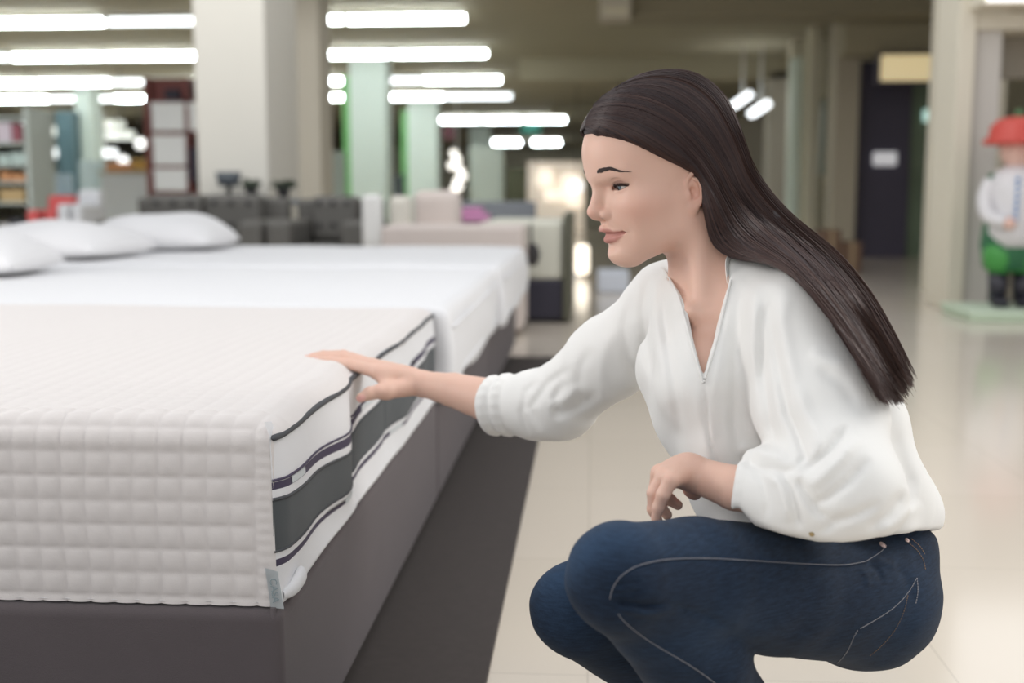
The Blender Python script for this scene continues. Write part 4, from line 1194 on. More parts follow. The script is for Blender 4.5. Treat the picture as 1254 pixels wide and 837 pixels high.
dU = chain_dist(L[ii], [(.0680, -.0300, -.0562), (.083, -.013, -.0560), (.0900, -.004, -.0530), (.0895, 0, -.0538), (.0900, .004, -.0530), (.083, .013, -.0560), (.0680, .0300, -.0562)])
dL = chain_dist(L[ii], [(.0680, -.0285, -.0580), (.083, -.012, -.0628), (.0885, 0, -.0642), (.083, .012, -.0628), (.0680, .0285, -.0580)])
taper = 1 - .55 * np.clip(np.abs(L[ii][:, 1]) / .029, 0, 1) ** 1.5
lip[ii] = np.clip(np.maximum(1 - (dU - .0056 * taper) / .0013, 1 - (dL - .0058 * taper) / .0013), 0, 1)
set_attr(me, 'lip', lip)
set_attr(me, 'blush', gauss(L, (.055, .048, -.030), (.03, .03, .018)) + gauss(L, (.055, -.048, -.030), (.03, .03, .018)) + .7 * gauss(L, (.104, 0, -.027), (.012, .012, .01)) + 1.2 * gauss(L, (-.018, .078, -.03), (.03, .02, .03)))
lidv = np.zeros(len(V))
for s in (1, -1):
    q = eye_local(L, s); r_ = np.linalg.norm(q, axis=1) + 1e-9
    elv = np.arcsin(np.clip(q[:, 2] / r_, -1, 1)); az = np.arctan2(q[:, 1], q[:, 0])
    lidv = np.maximum(lidv, (r_ < .0195) * np.exp(-((elv - .30) / .26) ** 2) * np.exp(-((az - .15) / .85) ** 4))
set_attr(me, 'lid', lidv)
nail = np.zeros(len(V))
def nail_at(a, b, r, up):
    global nail
    a = np.array(a); b = np.array(b); ax = (b - a) / np.linalg.norm(b - a)
    up = up - (up @ ax) * ax; up /= np.linalg.norm(up); sd = np.cross(ax, up)
    q = V - (b + up * r * .75 + ax * r * .25)
    u, v_, w_ = q @ ax, q @ sd, q @ up
    nail = np.maximum(nail, (np.clip(1.6 - ((u / (r * 1.05)) ** 2 + (v_ / (r * .75)) ** 2) * 1.5, 0, 1)) * (np.abs(w_) < r))
toC = -(Fv)
for kx in ('idx', 'mid', 'rin', 'pin'): nail_at(HFj[kx][2], HFj[kx][3], .0068, Zv + .2 * toC)
nail_at(HFj['th'][2], HFj['th'][3], .0085, toC + .5 * Zv * 0 + .35 * Rv)
set_attr(me, 'nail', nail)
link('body', me, M_skin, PW)

# ---------------- eyes, brows, lashes, teeth
M_eyew = mat('eye_white', srgb(226, 220, 216), .25)
M_iris = mat('grey_blue_iris', srgb(96, 112, 122), .2, var=.3, vscale=600)
M_pupil = mat('pupil_black', srgb(14, 14, 16), .1)
M_hairbrow = mat('dark_brow_hair', srgb(52, 38, 36), .7)
M_teeth = mat('teeth', srgb(235, 230, 222), .3)
for s in (1, -1):
    c = EYE * np.array([1, s, 1])
    gz = np.array([math.cos(math.radians(-9)), 0, math.sin(math.radians(-9))])
    gz = np.array([.955, s * .07, -.20]); gz /= np.linalg.norm(gz)
    n1, n2 = 48, 40
    t = np.linspace(0, math.pi, n2); p = np.arange(n1) * 2 * math.pi / n1
    e1 = np.cross(gz, [0, 0, 1]); e1 /= np.linalg.norm(e1); e2 = np.cross(gz, e1)
    t = np.concatenate([np.linspace(0, .62, 16), np.linspace(.68, math.pi, 24)])
    T, Pp = np.meshgrid(t, p, indexing='ij')
    rr = ER * (1 + .035 * np.exp(-(T / .45) ** 4))
    VV = c + rr[..., None] * (np.cos(T)[..., None] * gz + np.sin(T)[..., None] * (np.cos(Pp)[..., None] * e1 + np.sin(Pp)[..., None] * e2))
    idx = np.arange(n1 * len(t)).reshape(len(t), n1)
    FQ = np.stack([idx[:-1], np.roll(idx[:-1], -1, 1), np.roll(idx[1:], -1, 1), idx[1:]], -1)
    tm = (t[:-1] + t[1:]) / 2
    mi = np.repeat(np.where(tm < .20, 2, np.where(tm < .50, 1, 0))[:, None], n1, 1).ravel()
    o = link('eye', npmesh('eye', h2w(VV.reshape(-1, 3)) - PL, FQ.reshape(-1, 4), True, mi), [M_eyew, M_iris, M_pupil], PW)
# teeth: a small curved strip behind the lips
tt = np.linspace(-1, 1, 25)
tv = []
for z in (-.0525, -.0600):
    for u in tt: tv.append((.0800 - .012 * u * u, u * .018, z))
tv = np.array(tv); n = len(tt)
tv = np.vstack([tv, tv - np.array([.003, 0, 0])])
q1 = [(i, i + 1, n + i + 1, n + i) for i in range(n - 1)]
q1 += [tuple(2 * n + k for k in q[::-1]) for q in q1]
link('teeth', npmesh('teeth', h2w(tv) - PL, q1), M_teeth, PW)

def trace(px, py, field, d0=1.0, d1=2.2, off=0.0, it=60):
    """first hit of the view rays with an implicit surface -> world points, distances"""
    px = np.atleast_1d(np.asarray(px, float)); py = np.atleast_1d(np.asarray(py, float))
    dirs = Fv + Rv * (px[:, None] - 627) / FPX - Uv * (py[:, None] - 418.5) / FPX
    ln = np.linalg.norm(dirs, axis=1); d = np.full(len(px), d0)
    for _ in range(it):
        v = field(Cv + dirs * d[:, None]) - off
        d = np.minimum(d + np.clip(v, -.02, .06) / ln * .85, d1)
    return Cv + dirs * d[:, None], d
rng = np.random.RandomState(7)
def trace_local(P0, axis, field, off):   # project local points onto head surface along direction (towards the head)
    P = P0.copy()
    for _ in range(40): P -= axis * np.clip(field(P) - off, -.01, .01)[:, None] * .8
    return P
for s in (1, -1):
    # eyebrow: short overlapping hairs on the brow
    K = 230; u = rng.rand(K); v = rng.uniform(-1, 1, K)
    bx = np.array([(.0, .0215, .0222), (.35, .029, .0235), (.68, .039, .0245), (1.0, .051, .0185)])
    yy = np.interp(u, bx[:, 0], bx[:, 1]); zz = np.interp(u, bx[:, 0], bx[:, 2])
    hw = np.interp(u, [0, .15, .5, 1], [.0014, .0027, .0025, .0009])
    P0 = np.stack([np.full(K, .12), s * yy, zz + v * hw], 1)
    ln = .006
    dirv = np.stack([np.zeros(K), s * (.75 + .2 * u), np.interp(u, [0, .3, .7, 1], [.45, .22, .0, -.35]) - .25 * v], 1)
    pts = []
    for k in range(4):
        Pk = P0 + dirv * ln * (k / 3)
        pts.append(trace_local(Pk, np.array([1.0, 0, 0]), headF, .0003 + .0004 * k / 3))
    pts = np.stack(pts, 1)
    VV, FF = tube_np(h2w(pts.reshape(-1, 3)).reshape(K, 4, 3) - PL, np.tile([.00042, .00042, .00034, .00012], (K, 1)), 4)
    link('eyebrow', npmesh('eyebrow', VV, FF), M_hairbrow, PW)
    # lashes along the upper lid
    K = 70; az = np.linspace(-.95, 1.0, K)
    mid, hh = lids(az)
    def on_eye(az, elv, r):
        q = np.stack([r * np.cos(elv) * np.cos(az), r * np.cos(elv) * np.sin(az), r * np.sin(elv)], 1)
        a = math.radians(9)
        Q = np.stack([q[:, 0] * math.cos(a) - q[:, 1] * math.sin(a), q[:, 0] * math.sin(a) + q[:, 1] * math.cos(a), q[:, 2]], 1)
        return EYE * np.array([1, s, 1]) + Q * np.array([1, s, 1])
    e0 = mid + hh
    lens = (.0016 + .0034 * np.clip((az + .75) / 1.6, 0, 1)) * rng.uniform(.8, 1.1, K)
    pts = np.stack([on_eye(az, e0 + .02, ER + .0014), on_eye(az + .03, e0 - .06, ER + .0014 + lens * .45), on_eye(az + .10, e0 - .02, ER + .0014 + lens * .85), on_eye(az + .15, e0 + .12, ER + .0014 + lens * 1.1)], 1)
    VV, FF = tube_np(h2w(pts.reshape(-1, 3)).reshape(K, 4, 3) - PL, np.tile([.00045, .0004, .00028, .00008], (K, 1)), 4)
    # dark lash line
    ll = np.stack([on_eye(az, e0 + .015, ER + .0016)], 0)
    V2, F2 = tube_np(h2w(ll.reshape(-1, 3)).reshape(1, K, 3) - PL, np.full((1, K), .00055), 6)
    ll = np.stack([on_eye(az, mid - hh - .01, ER + .0014)], 0)
    V3, F3 = tube_np(h2w(ll.reshape(-1, 3)).reshape(1, K, 3) - PL, np.full((1, K), .00025), 6)
    link('eyelashes', npmesh('eyelashes', np.vstack([VV, V2, V3]), np.vstack([FF, F2 + len(VV), F3 + len(VV) + len(V2)])), M_hairbrow, PW)
print('face', _time.time() - _t0)
# ------------------------------------------------------------------ white blouse
M_blouse = mat('white_crepe_blouse', srgb(232, 231, 228), .8, var=.02, vscale=20, bump=.10, bscale=1200, sheen=.15)
blF = Field()
torso_field(blF, .004)
# blousing cloth hanging from bust to lap, and over the waistband
blF.chain([W(862, 478, 1.385), W(885, 560, 1.385), W(905, 642, 1.375)], [.045, .034, .030], k=.035)
blF.chain([W(870, 520, 1.46), W(910, 600, 1.42), W(940, 632, 1.40)], [.062, .052, .034], k=.04)
blF.chain([W(1010, 540, 1.42), W(1060, 610, 1.43), W(1092, 630, 1.45)], [.080, .072, .050], k=.03)
blF.chain([W(960, 630, 1.345), W(1020, 645, 1.345), W(1075, 640, 1.37), W(1110, 632, 1.44)], [.022, .026, .030, .030], k=.03)
# near sleeve
blF.chain([W(972, 402, 1.352), W(1005, 500, 1.305), W(1030, 598, 1.235)], [.062, .066, .066], k=.025)
blF.chain([W(1030, 600, 1.235), W(985, 612, 1.245), W(940, 604, 1.262)], [.062, .054, .044], k=.02)
blF.chain([W(940, 603, 1.262), W(912, 598, 1.272)], [.041, .0330], k=.008)
# far sleeve
blF.chain([W(822, 376, 1.60), W(745, 440, 1.67), W(685, 492, 1.735)], [.058, .056, .058], k=.03)
blF.chain([W(685, 493, 1.735), W(655, 496, 1.765), W(632, 496, 1.785)], [.056, .052, .045], k=.015)
blF.chain([W(632, 496, 1.785), W(606, 497, 1.803)], [.047, .0430], k=.005)
# cuff rolls
def ring_pts(c, ax, r, n=20):
    ax = ax / np.linalg.norm(ax); e1 = np.cross(ax, Zv); e1 /= np.linalg.norm(e1); e2 = np.cross(ax, e1)
    return [c + r * (math.cos(a) * e1 + math.sin(a) * e2) for a in np.linspace(0, 2 * math.pi, n)]
axF = W(606, 497, 1.803) - W(640, 496, 1.78); axN = W(908, 598, 1.272) - W(940, 604, 1.262)
blF.chain(ring_pts(W(606, 496, 1.803), axF, .0395), [.0075] * 20, k=.006)
blF.chain(ring_pts(W(622, 496, 1.79), axF, .0415), [.0070] * 20, k=.006)
blF.chain(ring_pts(W(911, 598, 1.272), axN, .0305), [.0060] * 20, k=.006)
# cut: sleeve openings, neck hole, lap
blF.cone(W(616, 496, 1.797), W(560, 489, 1.84), .0375, .0375, k=.003, op='s')
blF.cone(W(913, 598, 1.2715), W(870, 590, 1.29), .0285, .0285, k=.003, op='s')
blF.cone(W(862, 290, 1.466), W(884, 352, 1.476), .0555, .0605, k=.006, op='s')
VCUT = [(800, 300), (818, 330), (834, 362), (848, 415), (861.5, 468), (874, 420), (886, 370), (892, 345), (893, 325), (905, 290), (850, 250)]
def vcut(P):
    x, y, d = px_of(P)
    s = poly_sd(x, y, VCUT) * d / FPX
    return np.maximum(s, d - 1.455)
blF.add(vcut, W(790, 480, 1.25) - .05, W(915, 240, 1.6) + .05, .003, 's')
def hem(P):      # blouse ends a little under the belt
    x, y, d = px_of(P)
    yl = np.where((d > 1.32) & (x < 960), 652., 0) + np.where((d > 1.32) & (x < 960), 0, 1) * np.interp(x, [860, 905, 925, 960, 1000, 1030, 1062, 1090, 1120, 1160], [640, 622, 643, 654, 663, 664, 660, 655, 652, 650])
    return (y - yl) * d / FPX
blF.add(hem, W(700, 760, 1.1) - .1, W(1200, 560, 1.7) + .1, .006, 'i')
def trim(P, c, ax):      # open end of a rolled cuff
    ax = ax / np.linalg.norm(ax); Q = P - c
    return np.maximum(-(Q @ ax), np.linalg.norm(Q, axis=1) - .053)
for c_, ax_ in ((W(599, 495.5, 1.809), axF), (W(902, 596, 1.2745), axN)):
    blF.add(lambda P, c_=c_, ax_=ax_: trim(P, c_, ax_), c_ - .1, c_ + .1, .002, 's')
# folds: (polyline in photo columns/rows, half-width px, height mm, dmin, dmax)
FOLDS = [
    # near sleeve: armhole seam valley, diagonal folds to the elbow
    ([(948, 352), (942, 385), (950, 430), (958, 470), (962, 500)], 7, -3.6, 0, 1.42), ([(962, 350), (957, 395), (966, 440), (975, 480)], 9, 2.2, 0, 1.42),
    ([(958, 470), (964, 505), (976, 530), (986, 560), (975, 575)], 5, -4.5, 0, 1.45), ([(975, 470), (985, 505), (1000, 530), (1004, 560)], 8, 3.5, 0, 1.42),
    ([(1040, 520), (1020, 545), (1002, 565), (978, 582)], 6, -5.0, 0, 1.42), ([(1050, 535), (1030, 562), (1005, 585), (985, 600)], 8, 4.0, 0, 1.42),
    ([(1065, 560), (1040, 590), (1012, 612), (990, 620)], 6, -4.0, 0, 1.42), ([(1020, 640), (1000, 625), (985, 600), (976, 585)], 6, -4.5, 0, 1.42),
    ([(940, 578), (955, 595), (962, 620), (965, 642)], 6, 3.4, 0, 1.42), ([(955, 575), (968, 600), (975, 628), (980, 650)], 5, -3.8, 0, 1.42),
    ([(918, 575), (935, 590), (940, 615), (938, 640)], 5, -2.2, 0, 1.42), ([(1000, 450), (1030, 470), (1050, 500)], 8, -1.8, 0, 1.42), ([(990, 430), (1010, 440), (1040, 450)], 8, 1.6, 0, 1.42),
    ([(1000, 655), (1020, 640), (1050, 630), (1080, 615)], 6, -3.5, 0, 1.45), ([(1060, 650), (1085, 632), (1110, 600)], 7, -3.0, 0, 1.6), ([(1075, 655), (1100, 640), (1128, 615)], 7, 3.0, 0, 1.6),
    ([(1090, 520), (1105, 570), (1120, 605)], 10, -2.2, 0, 1.6),
    # body front: long vertical drapes
    ([(893, 352), (886, 400), (880, 450), (872, 500), (868, 545), (880, 590)], 8, 2.0, 0, 1.5), ([(908, 350), (905, 400), (900, 460), (898, 520), (905, 565)], 8, -3.2, 0, 1.5),
    ([(925, 352), (922, 400), (920, 470), (925, 530), (940, 570)], 9, 2.8, 0, 1.5), ([(936, 350), (934, 400), (936, 460), (945, 520), (960, 560)], 7, -3.6, 0, 1.5),
    ([(862, 470), (864, 500), (869, 540), (880, 575), (893, 600)], 2.2, -2.6, 0, 1.5), ([(855, 470), (855, 510), (862, 550), (872, 590)], 7, 1.8, 0, 1.5),
    ([(836, 365), (840, 410), (850, 450)], 6, 2.0, 0, 1.55), ([(815, 345), (815, 390), (822, 440), (830, 500), (838, 545)], 7, -2.8, 0, 1.62), ([(803, 340), (802, 390), (808, 440), (818, 500)], 7, 2.2, 0, 1.65),
    ([(795, 335), (788, 380), (793, 430), (803, 470)], 7, -3.2, 0, 1.7), ([(900, 560), (930, 575), (962, 578), (978, 574)], 5, -3.6, 0, 1.42), ([(905, 545), (935, 555), (965, 560)], 8, 3.2, 0, 1.42),
    # far sleeve
    ([(775, 360), (765, 400), (770, 440), (785, 470)], 7, -2.6, 1.5, 2), ([(755, 395), (740, 430), (735, 465), (745, 500)], 9, 1.8, 1.5, 2), ([(725, 425), (712, 450), (708, 480), (716, 510)], 7, -2.0, 1.5, 2),
    ([(700, 450), (672, 470), (650, 500), (662, 530)], 6, -3.4, 1.5, 2), ([(690, 465), (680, 490), (685, 515)], 6, -3.6, 1.5, 2), ([(735, 480), (705, 500), (675, 512)], 7, -2.8, 1.5, 2), ([(715, 470), (690, 490), (668, 500)], 7, 3.0, 1.5, 2),
    ([(660, 465), (645, 480), (640, 505), (648, 535)], 5, -2.8, 1.5, 2), ([(780, 480), (740, 505), (700, 520)], 8, -2.0, 1.5, 2),
]
def folds(P, FL=FOLDS):
    x, y, d = px_of(P); out = np.zeros(len(P))
    for pl, w, amp, d0, d1 in FL:
        xs = [p[0] for p in pl]; ys = [p[1] for p in pl]
        m = (x > min(xs) - 3 * w) & (x < max(xs) + 3 * w) & (y > min(ys) - 3 * w) & (y < max(ys) + 3 * w) & (d > d0) & (d < d1)
        if not m.any(): continue
        i = np.nonzero(m)[0]
        dd, t, _ = polyline_dist(x[i], y[i], pl)
        out[i] += amp * .0014 * np.exp(-(dd / w) ** 2) * np.clip(np.sin(np.pi * np.clip(t, 0, 1)) * 1.6, .0, 1)
    return out
blF.bump(folds, np.array([-3, 0, -1]), np.array([3, 4, 3]))
def softwave(P):
    return .0016 * np.sin(P[:, 0] * 41 + 3 * np.sin(P[:, 2] * 17)) * np.sin(P[:, 2] * 23 + P[:, 1] * 31) + .0007 * np.sin(P[:, 0] * 93 + P[:, 2] * 60) * np.sin(P[:, 1] * 80 - P[:, 2] * 45)
blF.bump(softwave, np.array([-3, 0, -1]), np.array([3, 4, 3]))
allp = [W(560, 570, 1.88), W(560, 420, 1.88), W(1170, 680, 1.15), W(1170, 300, 1.65), W(780, 300, 1.72), W(1000, 690, 1.12), W(900, 690, 1.72)]
V, Q = surf(blF, np.min(allp, 0) - .03, np.max(allp, 0) + .03, .0026 * LOWRES)
V = relax(V, Q, 1)
link('blouse', npmesh('blouse', V - PL, Q), M_blouse, PW)
print('blouse', len(V), _time.time() - _t0)
def surf_line(pts, field, off, n, d0=1.0):
    C = catmull(pts, n)
    P, d = trace(C[:, 0], C[:, 1], field, d0, 2.3, off)
    return P
def seam_obj(name, pts, field, off, n, r, m, seg=6, d0=1.0):
    P = surf_line(pts, field, off, n, d0)
    # drop jumps in depth
    V, F4 = tube_np(P[None], np.full((1, len(P)), r), seg)
    return link(name, npmesh(name, V - PL, F4), m, PW)
# band collar and placket as slim raised edges
vl = [(811, 328), (816, 335), (831, 364), (845.5, 417), (861, 469)]
vr = [(861.5, 469), (876.5, 421), (888.5, 371), (895, 343)]
seam_obj('placket_edge', vl, blF, .0008, 80, .0016, M_blouse)
seam_obj('placket_edge', vr, blF, .0008, 80, .0016, M_blouse)
def band_collar():
    a = W(892, 342, 1.385); b = W(889, 326, 1.39); c = W(900, 318, 1.41); d_ = W(920, 316, 1.45)
    P = catmull([W(891, 347, 1.385), W(890, 334, 1.388), W(900, 327, 1.412), W(925, 326, 1.45), W(945, 330, 1.50)], 30)
    up = np.array([-.10, 0, 1.0]); up /= np.linalg.norm(up)
    hgt = np.interp(np.linspace(0, 1, 30), [0, .15, .35, 1], [.004, .014, .019, .019])
    rows = [P + up * (hgt[:, None] * t) + (Fv * .002 * math.sin(math.pi * t)) for t in np.linspace(-.4, 1, 7)]
    top = rows[-1]; back = [r_ + Fv * .004 + Rv * .0 for r_ in rows[::-1]]
    G_ = np.stack(rows + back, 0); n0, n1 = G_.shape[:2]
    idx = np.arange(n0 * n1).reshape(n0, n1)
    F4 = np.stack([idx[:-1, :-1], idx[:-1, 1:], idx[1:, 1:], idx[1:, :-1]], -1).reshape(-1, 4)
    link('collar', npmesh('collar', G_.reshape(-1, 3) - PL, F4), M_blouse, PW)
band_collar()

# ------------------------------------------------------------------ jeans
def denim():
    m = bpy.data.materials.new('dark_blue_denim'); m.use_nodes = True
    nt = m.node_tree; b = nt.nodes['Principled BSDF']; N = nt.nodes.new
    b.inputs['Roughness'].default_value = .85; b.inputs['Sheen Weight'].default_value = .04; b.inputs['Specular IOR Level'].default_value = .2
    tc = N('ShaderNodeTexCoord')
    mp = N('ShaderNodeMapping'); mp.inputs['Scale'].default_value = (6, 6, 40); nt.links.new(tc.outputs['Object'], mp.inputs[0])
    n1 = N('ShaderNodeTexNoise'); n1.inputs['Scale'].default_value = 12; n1.inputs['Detail'].default_value = 6; nt.links.new(mp.outputs[0], n1.inputs[0])
    n2 = N('ShaderNodeTexNoise'); n2.inputs['Scale'].default_value = 900; n2.inputs['Detail'].default_value = 2; nt.links.new(tc.outputs['Object'], n2.inputs[0])
    at = N('ShaderNodeAttribute'); at.attribute_name = 'fade_toplight'
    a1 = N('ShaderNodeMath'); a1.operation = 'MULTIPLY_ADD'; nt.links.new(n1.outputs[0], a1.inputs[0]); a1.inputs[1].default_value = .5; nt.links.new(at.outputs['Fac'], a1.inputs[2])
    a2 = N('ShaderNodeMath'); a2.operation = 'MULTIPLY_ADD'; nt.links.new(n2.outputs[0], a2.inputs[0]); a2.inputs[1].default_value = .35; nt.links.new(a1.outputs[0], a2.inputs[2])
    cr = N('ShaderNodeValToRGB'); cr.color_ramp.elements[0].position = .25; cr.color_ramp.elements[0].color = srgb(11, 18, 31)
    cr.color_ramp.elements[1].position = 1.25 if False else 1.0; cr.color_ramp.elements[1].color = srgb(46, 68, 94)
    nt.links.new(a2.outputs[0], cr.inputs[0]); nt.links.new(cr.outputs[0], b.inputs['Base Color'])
    bp = N('ShaderNodeBump'); bp.inputs['Strength'].default_value = .25; bp.inputs['Distance'].default_value = .001
    nt.links.new(n2.outputs[0], bp.inputs['Height']); nt.links.new(bp.outputs[0], b.inputs['Normal'])
    return m
M_denim = denim()
jF = Field()
HIPN, HIPF = W(1052, 730, 1.405), W(1000, 705, 1.555)
# near thigh, knee, shank
jF.chain([HIPN, W(950, 722, 1.315), W(850, 711, 1.235), W(768, 708, 1.170)], [.083, .0745, .0670, .0560], k=.008)
jF.ell(W(750, 707, 1.160), (.046, .048, .050), k=.02)
jF.chain([W(770, 716, 1.18), W(850, 808, 1.255), W(892, 868, 1.292), W(925, 935, 1.32)], [.052, .0575, .047, .036], k=.012)
# pelvis and seat
jF.cone(W(1050, 735, 1.43), W(1015, 728, 1.53), .078, .080, k=.03)
jF.cone(W(1052, 690, 1.46), W(1070, 730, 1.44), .083, .080, k=.03)
jF.ell(W(1078, 662, 1.475), (.066, .085, .056), k=.03)
# far leg
jF.chain([HIPF, W(850, 712, 1.47), W(735, 738, 1.385)], [.080, .066, .056], k=.02)
jF.ell(W(703, 745, 1.365), (.054, .052, .054), k=.025)
jF.chain([W(716, 758, 1.375), W(800, 812, 1.46), W(870, 870, 1.50), W(905, 925, 1.52)], [.050, .052, .045, .040], k=.012)
# lap between the thighs
jF.cone(W(960, 705, 1.42), W(870, 715, 1.36), .070, .050, k=.03)
JF = [
    ([(750, 735), (765, 738), (785, 742), (815, 742)], 4, -4.0, 0, 1.3), ([(748, 728), (770, 728), (790, 722)], 3.5, -2.2, 0, 1.3), ([(752, 722), (768, 712), (785, 712)], 3.5, -1.8, 0, 1.3),
    ([(755, 745), (790, 752), (830, 748)], 5, 2.4, 0, 1.32), ([(760, 716), (775, 705), (790, 700)], 3, 1.2, 0, 1.3),
    ([(820, 742), (860, 752), (900, 772)], 5, -2.2, 0, 1.42),
    ([(1062, 690), (1075, 700), (1080, 715)], 4, -1.8, 0, 1.5), ([(1070, 682), (1085, 690), (1100, 695)], 4, 1.6, 0, 1.5), ([(1052, 695), (1062, 705), (1064, 722)], 4, 1.2, 0, 1.5),
    ([(905, 665), (960, 672), (1010, 668)], 9, -1.5, 0, 1.5), ([(980, 690), (1010, 700), (1040, 696)], 8, -1.0, 0, 1.5),
    ([(870, 770), (920, 790), (980, 798)], 8, -1.2, 0, 1.5), ([(700, 690), (712, 720), (708, 760)], 5, -2.0, 1.25, 1.6),
    ([(1095, 690), (1110, 710), (1118, 740)], 6, -1.2, 0, 1.6),
]
jF.bump(lambda P: folds(P, JF), np.array([-3, 0, -1]), np.array([3, 4, 3]))
jF.bump(lambda P: .0008 * np.sin(P[:, 0] * 60 + 4 * np.sin(P[:, 2] * 30)) * np.sin(P[:, 2] * 50), np.array([-3, 0, -1]), np.array([3, 4, 3]))
waist_n = (W(1060, 648, 1.47) - W(1035, 700, 1.46)); waist_n /= np.linalg.norm(waist_n)
wp = W(1098, 636, 1.47)
jF.add(lambda P: (P - wp) @ waist_n, W(900, 760, 1.1) - .15, W(1200, 560, 1.7) + .15, .004, 'i')
pts_ = [W(640, 620, 1.04), W(800, 960, 1.1), W(620, 640, 1.2), W(1150, 640, 1.2), W(900, 960, 1.2), W(960, 970, 1.62), W(1160, 830, 1.65), W(630, 700, 1.55), W(1150, 640, 1.62)]
V, Q = surf(jF, np.min(pts_, 0) - .03, np.max(pts_, 0) + .03, .0026 * LOWRES)
V = relax(V, Q, 1)
me = npmesh('jeans', V - PL, Q)
x, y, d = px_of(V)
fade_toplight = .0 + .42 * np.exp(-(np.abs(y - np.interp(x, [690, 740, 800, 880, 960], [690, 655, 650, 655, 662])) / 34) ** 2) * np.clip((980 - x) / 260, 0, 1)  # worn denim plus light from above on the thigh, both put into the colour
fade_toplight += .18 * gauss(V, W(700, 730, 1.31), (.06, .06, .06)) + .16 * gauss(V, W(1105, 745, 1.37), (.06, .08, .06)) + .2 * gauss(V, W(850, 765, 1.2), (.09, .06, .04))
set_attr(me, 'fade_toplight', fade_toplight)
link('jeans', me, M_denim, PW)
print('jeans', len(V), _time.time() - _t0)
M_thread = mat('pale_stitch_thread', srgb(160, 158, 162), .7)
M_thread2 = mat('tan_stitch_thread', srgb(150, 120, 92), .7)
M_rivet = mat('copper_rivet', srgb(214, 190, 186), .3, metal=.7)
def stitches(name, pts, off=.0004, step=.0032, r=.00045, m=M_thread):
    P = surf_line(pts, jF, off, 600)
    s = np.r_[0, np.cumsum(np.linalg.norm(np.diff(P, axis=0), axis=1))]
    n = int(s[-1] / step); a = (np.arange(n) + .15) * step; b_ = a + step * .62
    ip = lambda q: np.stack([np.interp(q, s, P[:, c]) for c in range(3)], 1)
    paths = np.stack([ip(a), ip((a + b_) / 2) - Fv * .0002, ip(b_)], 1)
    V, F4 = tube_np(paths, np.full((n, 3), r), 4)
    link(name, npmesh(name, V - PL, F4), m, PW)
outs = [(747, 735), (750, 722), (758, 709), (770, 699), (784, 692.5), (814, 686), (861, 684), (921, 687), (986, 691), (1035, 692), (1060, 688)]
stitches('side_seam_stitching', outs)
seam_obj('side_seam', [(p[0] + (.8 if i < 4 else 0), p[1] + 1.6) for i, p in enumerate(outs)], jF, .0, 140, .0011, M_denim)
stitches('pocket_stitching', [(1060, 688), (1070, 682), (1080, 675), (1086, 668)])
stitches('shank_seam_stitching', [(757, 752), (762, 759), (780, 775), (801, 789.5), (844, 815), (874, 836), (890, 850)], r=.0004)
stitches('back_pocket_stitching', [(1123, 708), (1115, 722), (1103, 737), (1089, 749), (1070, 761), (1050.6, 772)])
stitches('back_pocket_stitching', [(1050.6, 772), (1045, 782), (1040, 794), (1032, 806), (1025, 813)])
stitches('back_pocket_stitching', [(1123, 708), (1124, 725), (1121, 742)])
stitches('back_pocket_stitching', [(1112, 729), (1106, 752), (1094, 775), (1076, 795), (1064, 805)], m=M_thread2, r=.0003)
stitches('waistband_stitching', [(1111, 664), (1122, 673), (1130, 685), (1134, 700)], m=M_thread2)
stitches('waistband_stitching', [(1116, 660), (1127, 670), (1134, 682)], m=M_thread2)
def stud(px, py, rad, m, name, field=jF):
    P, d = trace([px], [py], field, 1.0, 2.2, .0005); c = P[0]
    e = 1e-3; nrm = np.array([field((c + np.array(v) * e)[None])[0] - field((c - np.array(v) * e)[None])[0] for v in ((1, 0, 0), (0, 1, 0), (0, 0, 1))]); nrm /= np.linalg.norm(nrm)
    def f(bm):
        for rr, hh, zz in ((rad, .0016, 0), (rad * .55, .0014, .0010)):
            r0 = bmesh.ops.create_cone(bm, cap_ends=True, segments=20, radius1=rr, radius2=rr * .8, depth=hh, matrix=Matrix.Translation((0, 0, zz)))
        bm.transform(Matrix.Translation(c) @ Vector(nrm).to_track_quat('Z', 'Y').to_matrix().to_4x4())
        for f_ in bm.faces: f_.smooth = len(f_.verts) == 4
    bobj(name, f, m, PW)
stud(1081, 667.5, .0052, M_rivet, 'button')
stud(1111, 662, .0032, M_rivet, 'rivet')
stud(994, 655, .0030, mat('brass_snap', srgb(170, 150, 110), .3, metal=.8), 'blouse_button', blF)

